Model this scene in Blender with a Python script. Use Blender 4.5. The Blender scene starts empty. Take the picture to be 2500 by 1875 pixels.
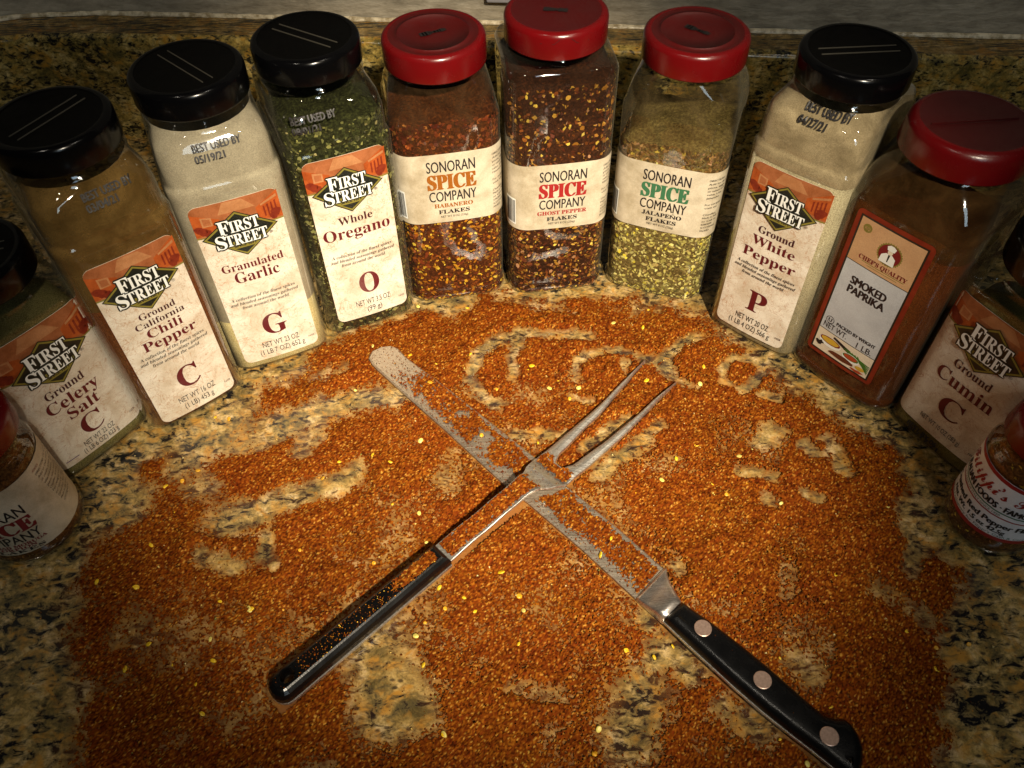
import bpy, bmesh, math, random
import numpy as np
from mathutils import Vector, Matrix
from mathutils.geometry import tessellate_polygon
random.seed(7); rng = np.random.default_rng(7)
R = math.radians
SC = bpy.context.scene; COL = SC.collection

# ------------------------------------------------------------------ camera, world, lamps, exposure
cam = bpy.data.cameras.new('camera'); cam.sensor_width = 36; cam.lens = 28.93; cam.clip_start = .01; cam.clip_end = 50
CAM = bpy.data.objects.new('camera', cam); COL.objects.link(CAM)
th, ro = 0.87932, 0.01937
fw = Vector((0, math.cos(th), -math.sin(th))); up = Vector((0, math.sin(th), math.cos(th))); rt = Vector((1, 0, 0))
r2 = rt*math.cos(ro) - up*math.sin(ro); u2 = rt*math.sin(ro) + up*math.cos(ro)
CAM.matrix_world = Matrix(((r2.x, u2.x, -fw.x, 0), (r2.y, u2.y, -fw.y, 0), (r2.z, u2.z, -fw.z, .45), (0, 0, 0, 1)))
SC.camera = CAM
W = bpy.data.worlds.new('World'); SC.world = W; W.use_nodes = True
W.node_tree.nodes['Background'].inputs[0].default_value = (1.0, .86, .66, 1)
W.node_tree.nodes['Background'].inputs[1].default_value = .006
SC.view_settings.view_transform = 'Standard'; SC.view_settings.look = 'None'; SC.view_settings.exposure = 0.0
SC.cycles.max_bounces = 8; SC.cycles.transparent_max_bounces = 16; SC.cycles.caustics_reflective = False; SC.cycles.caustics_refractive = False
def lamp(name, kind, loc, aim, power, col, **k):
    l = bpy.data.lights.new(name, kind); l.energy = power; l.color = col
    for a, b in k.items(): setattr(l, a, b)
    o = bpy.data.objects.new(name, l); COL.objects.link(o); o.location = loc
    o.rotation_euler = (Vector(aim) - Vector(loc)).to_track_quat('-Z', 'Y').to_euler(); return o
lamp('ceiling_spot', 'SPOT', (.30, -.52, 1.02), (-.01, .385, .05), 225, (1, .86, .65), spot_size=R(25.5), spot_blend=1.0, shadow_soft_size=.03)
lamp('ceiling_can', 'AREA', (-.55, -.35, 1.7), (-.1, .4, .1), 2.2, (1, .9, .75), shape='DISK', size=.10)
lamp('ceiling_can', 'AREA', (.65, -.15, 1.6), (.1, .4, .1), 2.2, (1, .9, .75), shape='DISK', size=.10)
lamp('window_light', 'AREA', (.35, -.9, .95), (.05, .45, .12), 2.0, (.72, .9, 1), shape='RECTANGLE', size=.22, size_y=.55)

# ------------------------------------------------------------------ helpers
def tag(o, label=None, cat=None, group=None, kind=None):
    if label: o['label'] = label
    if cat: o['category'] = cat
    if group: o['group'] = group
    if kind: o['kind'] = kind
    return o
def link(name, me, mats, parent=None, smooth=False):
    o = bpy.data.objects.new(name, me); COL.objects.link(o)
    for m in (mats if isinstance(mats, (list, tuple)) else [mats]): me.materials.append(m)
    if smooth: me.polygons.foreach_set('use_smooth', [True]*len(me.polygons))
    if parent: o.parent = parent
    return o
def mesh(name, vs, fs, mats, parent=None, smooth=False, mi=None):
    me = bpy.data.meshes.new(name); me.from_pydata([tuple(v) for v in vs], [], fs)
    o = link(name, me, mats, parent, smooth)
    if mi is not None: me.polygons.foreach_set('material_index', mi)
    me.update(); return o
def empty(name, loc, rz=0):
    o = bpy.data.objects.new(name, None); COL.objects.link(o); o.location = loc; o.rotation_euler = (0, 0, rz); o.empty_display_size = .02; return o

class NT:
    def __init__(s, name):
        s.m = bpy.data.materials.new(name); s.m.use_nodes = True; s.t = s.m.node_tree; s.b = s.t.nodes['Principled BSDF']; s.out = s.t.nodes['Material Output']
    def n(s, k, **kw):
        x = s.t.nodes.new('ShaderNode'+k)
        for a, b in kw.items():
            if a.startswith('i_'):
                key = a[2:]; x.inputs[int(key) if key.isdigit() else key.replace('_', ' ')].default_value = b
            else: setattr(x, a, b)
        return x
    def l(s, a, b): s.t.links.new(a, b)
    def pos(s, kind='Object', rot=(0, 0, 0), scale=(1, 1, 1)):
        c = s.n('TexCoord'); mp = s.n('Mapping'); mp.inputs['Rotation'].default_value = rot; mp.inputs['Scale'].default_value = scale
        s.l(c.outputs[kind], mp.inputs[0]); return mp.outputs[0]
    def noise(s, v, scale, detail=4, rough=.55, dist=0, out='Fac'):
        x = s.n('TexNoise'); x.inputs['Scale'].default_value = scale; x.inputs['Detail'].default_value = detail; x.inputs['Roughness'].default_value = rough; x.inputs['Distortion'].default_value = dist
        s.l(v, x.inputs['Vector']); return x.outputs[out]
    def ramp(s, f, stops, interp='LINEAR'):
        x = s.n('ValToRGB'); x.color_ramp.interpolation = interp; e = x.color_ramp.elements
        while len(e) < len(stops): e.new(.5)
        for el, (p, c) in zip(e, stops): el.position = p; el.color = (*c, 1) if len(c) == 3 else c
        s.l(f, x.inputs[0]); return x.outputs[0]
    def mix(s, f, a, b, mode='MIX'):
        x = s.n('MixRGB', blend_type=mode)
        for sock, v in zip(x.inputs, (f, a, b)):
            if isinstance(v, (int, float)): sock.default_value = v
            elif isinstance(v, tuple): sock.default_value = (*v, 1)
            else: s.l(v, sock)
        return x.outputs[0]
    def math(s, op, a, b=0.0):
        x = s.n('Math', operation=op)
        for sock, v in zip(x.inputs, (a, b)):
            if isinstance(v, (int, float)): sock.default_value = v
            else: s.l(v, sock)
        return x.outputs[0]
    def bump(s, h, strength=.3, dist=.001):
        x = s.n('Bump'); x.inputs['Strength'].default_value = strength; x.inputs['Distance'].default_value = dist
        s.l(h, x.inputs['Height']); s.l(x.outputs[0], s.b.inputs['Normal'])
    def set(s, col=None, rough=None, metal=None, spec=None):
        for v, k in ((col, 'Base Color'), (rough, 'Roughness'), (metal, 'Metallic'), (spec, 'Specular IOR Level')):
            if v is None: continue
            if isinstance(v, tuple): s.b.inputs[k].default_value = (*v, 1)
            elif isinstance(v, (int, float)): s.b.inputs[k].default_value = v
            else: s.l(v, s.b.inputs[k])
        return s

_mc = {}
def flat(name, col, rough=.5, metal=0, spec=.5):
    if name not in _mc:
        _mc[name] = NT(name).set(col, rough, metal, spec).m
    return _mc[name]

# granite
def granite(name, dust=False, dark=(1, 1, 1), rot=R(-24), stretch=(1, 1.75, 1.5)):
    t = NT(name); v = t.pos(rot=(0, 0, rot), scale=stretch)
    v0 = t.pos()
    a = t.noise(v0, 62, 6, .66, .7)
    col = t.ramp(a, [(.33, (.085, .068, .026)), (.44, (.26, .175, .055)), (.53, (.44, .30, .105)), (.64, (.60, .44, .22))])
    b = t.noise(v0, 420, 3, .7)
    col = t.mix(.85, col, t.ramp(b, [(.30, (.42, .42, .40)), (.5, (.95, .95, .95)), (.72, (1.35, 1.3, 1.2))]), 'MULTIPLY')
    gold = t.noise(v0, 85, 3, .6, 1.0)
    col = t.mix(t.ramp(gold, [(.50, (0, 0, 0)), (.66, (.85, .85, .85))]), col, (.46, .22, .035))
    g = t.noise(v, 120, 6, .68, .6); g2 = t.noise(v, 26, 3, .5)
    gg = t.math('ADD', g, t.math('MULTIPLY', g2, .42))
    dk = t.ramp(gg, [(.755, (0, 0, 0)), (.81, (1, 1, 1))])
    mid = t.ramp(gg, [(.64, (0, 0, 0)), (.76, (1, 1, 1))])
    col = t.mix(t.math('MULTIPLY', mid, .75), col, (.085, .070, .035))
    col = t.mix(dk, col, (.010, .0095, .010))
    vo = t.n('TexVoronoi'); vo.inputs['Scale'].default_value = 95; t.l(v, vo.inputs['Vector'])
    sp = t.ramp(vo.outputs['Distance'], [(.10, (1, 1, 1)), (.20, (0, 0, 0))])
    col = t.mix(t.math('MULTIPLY', sp, .8), col, (.02, .016, .014))
    col = t.mix(1.0, col, dark, 'MULTIPLY')
    rough = .16
    if dust:
        at = t.n('Attribute', attribute_name='dust'); d = t.noise(v0, 900, 2, .6)
        f = t.math('MULTIPLY', at.outputs['Fac'], t.ramp(d, [(.38, (.62, .62, .62)), (.60, (1, 1, 1))]))
        col = t.mix(t.math('MINIMUM', t.math('MULTIPLY', f, 1.55), .94), col, (.24, .080, .010))
        rough = t.math('ADD', t.math('MULTIPLY', at.outputs['Fac'], .5), .16)
    t.set(col, rough, spec=.5); return t.m
M_counter = granite('granite_counter', dust=True)
M_splash = granite('granite_backsplash', dark=(.95, 1.0, .80), rot=R(10), stretch=(1.4, 1.4, 2.4))
M_ledge = granite('granite_ledge', dark=(.80, .75, .62), rot=R(-6), stretch=(.5, 4.5, 3))
def wall_mat():
    t = NT('plaster_wall'); v = t.pos(scale=(1, 1, 3)); a = t.noise(v, 40, 6, .7)
    t.set(t.ramp(a, [(.3, (.24, .21, .155)), (.5, (.42, .37, .28)), (.7, (.60, .54, .42))]), .5); t.bump(a, .7, .003); return t.m
M_wall = wall_mat()
M_caulk = NT('caulk'); _v = M_caulk.pos(); _a = M_caulk.noise(_v, 160, 3); M_caulk.set(M_caulk.ramp(_a, [(.35, (.35, .27, .15)), (.6, (.8, .7, .5))]), .25); M_caulk.bump(_a, .6, .002); M_caulk = M_caulk.m
M_plate = flat('grey_plate', (.40, .39, .42), .35)

def plastic(name, col, rough=.28, bump=.15, sc=900):
    t = NT(name); v = t.pos(); a = t.noise(v, sc, 2, .6); b = t.noise(v, 60, 4, .6)
    t.set(t.mix(t.ramp(b, [(.3, (.0, .0, .0)), (.7, (.35, .35, .35))]), col, tuple(c*.55+.0012 for c in col)), t.ramp(b, [(.3, (rough*.8,)*3), (.7, (rough*1.25,)*3)])); t.bump(a, bump, .0002); return t.m
M_black = plastic('black_plastic', (.0016, .0016, .002), .17, .05)
M_blacktop = plastic('black_plastic_top', (.0016, .0015, .0014), .5, .4)
for _m, _s in ((M_black, .25), (M_blacktop, .07)): _m.node_tree.nodes['Principled BSDF'].inputs['Specular IOR Level'].default_value = _s
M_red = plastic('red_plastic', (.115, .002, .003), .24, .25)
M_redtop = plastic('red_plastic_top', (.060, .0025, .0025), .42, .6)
def clear(name, tint=(.93, .93, .88), k=1.15, rough=.04, haze=0):
    t = NT(name); tr = t.n('BsdfTransparent'); tr.inputs[0].default_value = (*tint, 1)
    gl = t.n('BsdfGlossy'); gl.inputs['Roughness'].default_value = rough; gl.inputs[0].default_value = (1, 1, 1, 1)
    fr = t.n('LayerWeight'); fr.inputs[0].default_value = .5
    v = t.pos(); a = t.noise(v, 22, 3, .5); bp = t.n('Bump'); bp.inputs['Strength'].default_value = .35; bp.inputs['Distance'].default_value = .002
    t.l(a, bp.inputs['Height']); t.l(bp.outputs[0], gl.inputs['Normal']); t.l(bp.outputs[0], fr.inputs['Normal'])
    m1 = t.n('MixShader'); t.l(t.math('MINIMUM', t.math('MULTIPLY', t.math('ADD', .045, t.math('MULTIPLY', t.math('POWER', fr.outputs['Facing'], 4.0), .9)), k), 1.0), m1.inputs[0]); t.l(tr.outputs[0], m1.inputs[1]); t.l(gl.outputs[0], m1.inputs[2])
    df = t.n('BsdfDiffuse'); df.inputs[0].default_value = (.5, .46, .34, 1); lw = t.n('LayerWeight'); lw.inputs[0].default_value = .35
    m2 = t.n('MixShader'); t.l(t.math('ADD', t.math('MULTIPLY', t.math('POWER', lw.outputs['Facing'], 3.0), .30), haze), m2.inputs[0]); t.l(m1.outputs[0], m2.inputs[1]); t.l(df.outputs[0], m2.inputs[2])
    t.l(m2.outputs[0], t.out.inputs[0]); return t.m
M_clear = clear('clear_plastic', haze=.0)
M_clearneck = clear('clear_plastic_neck', haze=.05, k=1.6)
def film(name, c1, c2, lo, hi, sc=35):
    t = NT(name); tr = t.n('BsdfTransparent'); df = t.n('BsdfDiffuse'); v = t.pos(); a = t.noise(v, sc, 6, .65, .5); g = t.noise(v, 1500, 2, .7)
    t.l(t.mix(.5, t.ramp(a, [(.3, c1), (.7, c2)]), t.ramp(g, [(.3, (.35, .35, .35)), (.7, (1.3, 1.3, 1.3))]), 'MULTIPLY'), df.inputs[0])
    mx = t.n('MixShader'); t.l(t.ramp(a, [(.35, (lo,)*3), (.65, (hi,)*3)]), mx.inputs[0]); t.l(tr.outputs[0], mx.inputs[1]); t.l(df.outputs[0], mx.inputs[2]); t.l(mx.outputs[0], t.out.inputs[0]); return t.m
def powder(name, c1, c2, sc=1600, c3=None):
    t = NT(name); v = t.pos(); a = t.noise(v, sc, 2, .8); b = t.noise(v, 30, 4, .6)
    col = t.ramp(a, [(.32, tuple(x*.45 for x in c1)), (.5, c1), (.66, c2)])
    col = t.mix(.6, col, t.ramp(b, [(.3, (.62, .62, .62)), (.65, (1.15, 1.15, 1.15))]), 'MULTIPLY')
    t.set(col, .9, spec=.1); t.bump(a, .6, .0008); return t.m
def vcol(name, rough=.75, tr=0):
    t = NT(name); at = t.n('Attribute', attribute_name='col'); t.set(at.outputs['Color'], rough, spec=(.3 if rough < .7 else .04)); return t.m
M_flake = vcol('dried_flakes', .5); M_grain = vcol('spice_grains', .85)
def paper(name, c1, c2, lines=None, sc=50, grain=.5):
    t = NT(name); v = t.pos(); a = t.noise(v, sc, 5, .65, .3); g = t.noise(v, 1400, 2, .7)
    col = t.ramp(a, [(.32, c1), (.62, c2)])
    col = t.mix(grain, col, t.ramp(g, [(.3, (.72, .72, .70)), (.7, (1.12, 1.12, 1.1))]), 'MULTIPLY')
    if lines:
        n1 = t.noise(v, 55, 4, .6, .8); n2 = t.noise(t.pos(rot=(.3, .2, .9)), 70, 5, .6, 1.2)
        for n_, w in ((n1, .006), (n2, .006)):
            d = t.math('ABSOLUTE', t.math('SUBTRACT', n_, .5)); col = t.mix(t.math('MULTIPLY', t.math('LESS_THAN', d, w), .55), col, lines)
    w = t.noise(v, 18, 3, .5); t.bump(w, .25, .0025); t.set(col, .5, spec=.28); return t.m
M_fslabel = paper('map_paper', (.56, .46, .34), (.78, .72, .61), (.42, .22, .11))
M_sonlabel = paper('parchment_paper', (.36, .30, .20), (.62, .55, .42), None, 38)
M_white = paper('white_paper', (.70, .72, .78), (.86, .88, .92), None, 30, .3)
M_silverp = paper('silver_paper', (.45, .47, .50), (.62, .65, .68), None, 20, .5)
M_tanp = paper('tan_paper', (.50, .28, .14), (.62, .38, .20), None, 30, .5)
M_creamp = paper('cream_paper', (.66, .56, .42), (.78, .70, .56), None, 30, .5)
M_or1 = paper('orange_print', (.24, .072, .022), (.38, .13, .05), None, 90, .5)
M_or2 = paper('dark_orange_print', (.25, .045, .008), (.42, .09, .018), None, 120, .5)
M_or3 = paper('deep_red_print', (.12, .012, .006), (.22, .03, .01), None, 120, .5)
M_or4 = paper('light_orange_print', (.34, .135, .05), (.46, .21, .09), None, 90, .5)
M_ink = flat('black_ink', (.012, .010, .012), .4); M_inkbrown = flat('maroon_ink', (.10, .006, .010), .4); M_inkbrown2 = flat('dark_maroon_ink', (.045, .008, .012), .4)
M_gold = flat('olive_gold_print', (.20, .17, .03), .4); M_blackp = flat('black_print', (.008, .012, .009), .3); M_whitep = flat('white_print', (.82, .84, .80), .4)
M_stamp = flat('date_stamp_ink', (.012, .010, .010), .5)
M_inks = {'or': flat('orange_ink', (.27, .085, .008), .4), 'red': flat('red_ink', (.30, .016, .016), .4), 'green': flat('green_ink', (.035, .14, .065), .4), 'dkred': flat('dark_red_ink', (.17, .008, .012), .4)}
M_redborder = paper('red_border_print', (.16, .014, .006), (.24, .030, .010), None, 60, .4)

# ------------------------------------------------------------------ lettering
def _map(s, U, L, D=None):
    o = ''
    for c in s:
        if 'A' <= c <= 'Z' and U: o += chr(U+ord(c)-65)
        elif 'a' <= c <= 'z' and L: o += chr(L+ord(c)-97)
        elif '0' <= c <= '9' and D: o += chr(D+ord(c)-48)
        else: o += c
    return o
STY = {'sans': lambda s: s, 'serif': lambda s: _map(s, 0x1D400, 0x1D41A, 0x1D7CE), 'italic': lambda s: _map(s, 0x1D468, 0x1D482, 0x1D7CE),
       'script': lambda s: _map(s, 0x1D4D0, 0x1D4EA, 0x1D7CE), 'mono': lambda s: _map(s, 0x1D670, 0x1D68A, 0x1D7F6), 'bold': lambda s: s}
_gc = {}; TS = bpy.data.scenes.new('type_setting')   # scratch scene where letter outlines are made; removed at the end
def glyphs(s, style, off=0.0, res=3):
    key = (s, style, off)
    if key in _gc: return _gc[key]
    if not TS.objects: TS.collection.objects.link(bpy.data.objects.new('type', bpy.data.curves.new('type', 'FONT')))
    o = TS.objects[0]; c = o.data; c.body = STY[style](s); c.resolution_u = res; TS.view_layers[0].update()
    e = o.evaluated_get(TS.view_layers[0].depsgraph); me = e.to_mesh()
    vs = np.array([v.co[:2] for v in me.vertices]) if len(me.vertices) else np.zeros((0, 2)); fs = [tuple(p.vertices) for p in me.polygons]
    e.to_mesh_clear()
    _gc[key] = (vs, fs); return _gc[key]
class Print2D:
    """flat print: polygons and letters collected in label coordinates (metres)"""
    def __init__(s): s.v = []; s.f = []; s.m = []; s.mats = []
    def mi(s, m):
        if m not in s.mats: s.mats.append(m)
        return s.mats.index(m)
    def add(s, vs, fs, m, layer=1):
        b = len(s.v); s.v += [(x, y, layer) for x, y in vs]; s.f += [tuple(i+b for i in f) for f in fs]; s.m += [s.mi(m)]*len(fs)
    def poly(s, pts, m, layer=1, sub=0):
        tri = tessellate_polygon([[Vector((x, y, 0)) for x, y in pts]]); s.add(pts, [tuple(t) for t in tri], m, layer)
    def rect(s, x0, y0, x1, y1, m, layer=1, nx=1):
        vs = []; fs = []
        for i in range(nx+1):
            x = x0+(x1-x0)*i/nx; vs += [(x, y0), (x, y1)]
        for i in range(nx): fs.append((2*i, 2*i+2, 2*i+3, 2*i+1))
        s.add(vs, fs, m, layer)
    def text(s, body, style, x0, x1, y, cap, m, layer=2, off=0.0, slant=0.0, outline=None, jitter=0):
        if style == 'italic': style = 'serif'; slant = .22
        if style == 'bold': style = 'sans'; off = max(off, .07)
        ref, _ = glyphs('H' if style != 'script' else 'F', style); H = ref[:, 1].max()-ref[:, 1].min()
        vs, fs = glyphs(body, style); a, b = vs[:, 0].min(), vs[:, 0].max()
        sx = (x1-x0)/(b-a); sy = cap/H
        def tr(v, dx=0, dy=0): q = np.empty_like(v); q[:, 0] = x0+dx+(v[:, 0]-a)*sx+slant*v[:, 1]*sy; q[:, 1] = y+dy+v[:, 1]*sy; return [tuple(p) for p in q]
        if outline:
            d = outline[0]*cap
            for i in range(8): s.add(tr(vs, d*math.cos(i*.7854), d*math.sin(i*.7854)), fs, outline[1], layer-.6+.02*i)
        if off and style != 'mono' and cap > .002:
            d = off*cap*.9
            for i, (u, w) in enumerate(((1, 0), (-1, 0), (.6, .6), (-.6, -.6))): s.add(tr(vs, d*u, d*w*.7), fs, m, layer-.3+.03*i)
        s.add(tr(vs), fs, m, layer)
    def build(s, name, fn, parent, base=0):
        if not s.f: return None
        xs = [v[0] for v in s.v]; wide = [f for f, m in zip(s.f, s.m) if max(xs[i] for i in f)-min(xs[i] for i in f) > .004]
        if wide:
            bm = bmesh.new(); bv = [bm.verts.new(v) for v in s.v]
            for f, m in zip(s.f, s.m):
                try: q = bm.faces.new([bv[i] for i in f]); q.material_index = m
                except ValueError: pass
            x = math.floor(min(xs)/.004)*.004+.004; big = [q for q in bm.faces if max(v.co.x for v in q.verts)-min(v.co.x for v in q.verts) > .0035]
            while x < max(xs):
                fc = [q for q in big if q.is_valid and min(v.co.x for v in q.verts) < x-1e-6 and max(v.co.x for v in q.verts) > x+1e-6]
                if fc:
                    ge = list({v for q in fc for v in q.verts})+list({e for q in fc for e in q.edges})+fc; r_ = bmesh.ops.bisect_plane(bm, geom=ge, plane_co=(x, 0, 0), plane_no=(1, 0, 0), dist=1e-7); big = [q for q in big if q.is_valid]+[q for q in r_['geom'] if isinstance(q, bmesh.types.BMFace)]; big = list(set(big))
                x += .004
            bm.verts.index_update(); s.v = [tuple(v.co) for v in bm.verts]; s.m = [q.material_index for q in bm.faces]; s.f = [tuple(v.index for v in q.verts) for q in bm.faces]; bm.free()
        return mesh(name, [fn(x, y, .00012*(l+base)) for x, y, l in s.v], s.f, s.mats, parent, mi=s.m)

# ------------------------------------------------------------------ jars: stacked rounded-rectangle rings
NA, NS = 7, 6
def ring(w, d, r, bul=0.0):
    """closed ring, starts at the front centre and runs to +x; front is -y"""
    r = max(min(r, w/2-1e-5, d/2-1e-5), 1e-4); pts = []
    hx, hy = w/2-r, d/2-r
    def seg(a, b, n): return [(a[0]+(b[0]-a[0])*i/n, a[1]+(b[1]-a[1])*i/n) for i in range(n)]
    def arc(cx, cy, a0): return [(cx+r*math.cos(a0+math.pi/2*i/NA), cy+r*math.sin(a0+math.pi/2*i/NA)) for i in range(NA)]
    pts += seg((0, -d/2), (hx, -d/2), NS) + arc(hx, -hy, -math.pi/2) + seg((w/2, -hy), (w/2, hy), NS) + arc(hx, hy, 0)
    pts += seg((hx, d/2), (-hx, d/2), 2*NS) + arc(-hx, hy, math.pi/2) + seg((-w/2, hy), (-w/2, -hy), NS) + arc(-hx, -hy, math.pi) + seg((-hx, -d/2), (0, -d/2), NS)
    if bul: pts = [(x, y - bul*(1-(2*x/w)**2) if y < 0 else y) for x, y in pts]
    return pts
def loft(rings, cap0=True, cap1=True):
    vs = []; fs = []; n = len(rings[0][1])
    for z, p in rings: vs += [(x, y, z) for x, y in p]
    for k in range(len(rings)-1):
        for i in range(n): j = (i+1) % n; fs.append((k*n+i, k*n+j, (k+1)*n+j, (k+1)*n+i))
    if cap0: fs.append(tuple(reversed(range(n))))
    if cap1: fs.append(tuple(range((len(rings)-1)*n, len(rings)*n)))
    return vs, fs
class Body:
    def __init__(s, w, d, r, bul, prof, cy=0.0): s.w, s.d, s.r, s.bul, s.prof, s.cy = w, d, r, bul, prof, cy
    def at(s, z):
        p = s.prof
        for a, b in zip(p, p[1:]):
            if z <= b[0]: t = (z-a[0])/max(b[0]-a[0], 1e-9); t = max(0, min(1, t)); return [a[i]+(b[i]-a[i])*t for i in range(5)]
        return p[-1]
    def rings(s, inset=0.0, z0=-1, z1=9):
        zs = [p[0] for p in s.prof if z0 < p[0] < z1]; zs = ([z0] if z0 > -1 else []) + zs + ([z1] if z1 < 9 else [])
        out = []
        for z in zs:
            _, w, d, r, b = s.at(z); out.append((z, ring(w-2*inset, d-2*inset, r-inset*.6, b)))
        return out
    def surf(s, sx, z, off=0.0):
        if not hasattr(s, 'cache'): s.cache = {}
        key = int(round(z*5000)); c = s.cache.get(key)
        if c is None:
            _, w, d, r, b = s.at(key/5000); p = np.array(ring(w, d, r, b)); p = np.vstack([p, p[:1]]); dl = np.hypot(*np.diff(p, axis=0).T); cum = np.concatenate([[0], np.cumsum(dl)])
            c = s.cache[key] = (p.tolist(), cum, cum[-1])
        p, cum, T = c; L = sx % T; i = min(int(np.searchsorted(cum, L, 'right'))-1, len(p)-2); (x0, y0), (x1, y1) = p[i], p[i+1]; l = cum[i+1]-cum[i]; t = (L-cum[i])/l
        return (x0+(x1-x0)*t+(y1-y0)/l*off, y0+(y1-y0)*t-(x1-x0)/l*off+s.cy, z)
def prof_fs(w, d, zb, r=.010, b=.0022):
    k = zb-.194
    P = [(0, w-.010, d-.010, r), (.0012, w-.003, d-.003, r), (.004, w, d, r), (.151+k, w, d, r), (.1555+k, w, d, r), (.1570+k, w-.0012, d-.0012, r), (.1580+k, w-.0030, d-.0030, r), (.1595+k, w-.0034, d-.0034, r), (.174+k, w-.0034, d-.0034, r+.001),
         (.1815+k, w-.006, d-.006, r+.003), (.1855+k, w-.010, .066, .024), (.1875+k, .063, .063, .0314), (.1885+k, .0632, .0632, .0316), (.1895+k, .0625, .0625, .0312), (.1902+k, .0595, .0595, .02974), (.194+k, .0595, .0595, .02974), (.197+k, .0595, .0595, .02974)]
    return [(z, a, c, q, b if z < .175+k else 0) for z, a, c, q in P]
def prof_son(w, d, zb, r=.013, b=.0018, sh=.155):
    P = [(0, w-.012, d-.012, r), (.0015, w-.004, d-.004, r), (.004, w, d, r), (.0085, w+.0010, d+.0010, r), (.0098, w+.0004, d+.0004, r), (.0108, w-.0012, d-.0012, r), (.0125, w-.0014, d-.0014, r), (.03, w-.0008, d-.0008, r), (sh-.004, w, d, r), (sh-.0022, w-.0004, d-.0004, r), (sh-.0008, w-.0018, d-.0018, r), (sh+.001, w-.0030, d-.0030, r)]
    for t in (.2, .4, .6, .8, .93, 1.0):
        z = sh+.001+(zb-.002-sh-.001)*t; e = t**1.5; P.append((z, w-.003+(.063-w)*e, d-.003+(.063-d)*e, r+(.030-r)*min(1, e*1.05)))
    P += [(zb+.003, .0595, .0595, .02975)]
    return [(z, a, c, q, b if z < sh+.002 else 0) for z, a, c, q in P]
def prof_round(R_, zb, l0, l1, Rn):
    P = [(0, .86*R_), (.0015, .97*R_), (.004, R_+.0008), (l0-.002, R_+.0008), (l0, R_), (l1, R_), (l1+.002, R_+.0006), (l1+.006, R_-.001), (l1+.010, R_-.004), (zb-.002, Rn), (zb+.003, Rn)]
    return [(z, 2*a, 2*a, a, 0) for z, a in P]
def lathe(prof, n=72, close=True):
    vs = []; fs = []
    for r, z in prof: vs += [(r*math.cos(2*math.pi*i/n), r*math.sin(2*math.pi*i/n), z) for i in range(n)]
    for k in range(len(prof)-1):
        for i in range(n): j = (i+1) % n; fs.append((k*n+i, k*n+j, (k+1)*n+j, (k+1)*n+i))
    if close: fs.append(tuple(range((len(prof)-1)*n, len(prof)*n)))
    return vs, fs
def strip(p, q, w, h, z):
    p, q = Vector(p), Vector(q); d = (q-p).normalized(); n = Vector((-d.y, d.x))*w/2
    b = [p-n, q-n, q+n, p+n]; t = [x*1 for x in b]
    vs = [(x.x, x.y, z) for x in b]+[(x.x*.999, x.y*.999, z+h) for x in t]
    return vs, [(4, 5, 6, 7), (0, 1, 5, 4), (1, 2, 6, 5), (2, 3, 7, 6), (3, 0, 4, 7)]
def join(parts):
    V = []; F = []
    for vs, fs in parts: b = len(V); V += list(vs); F += [tuple(i+b for i in f) for f in fs]
    return V, F
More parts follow.
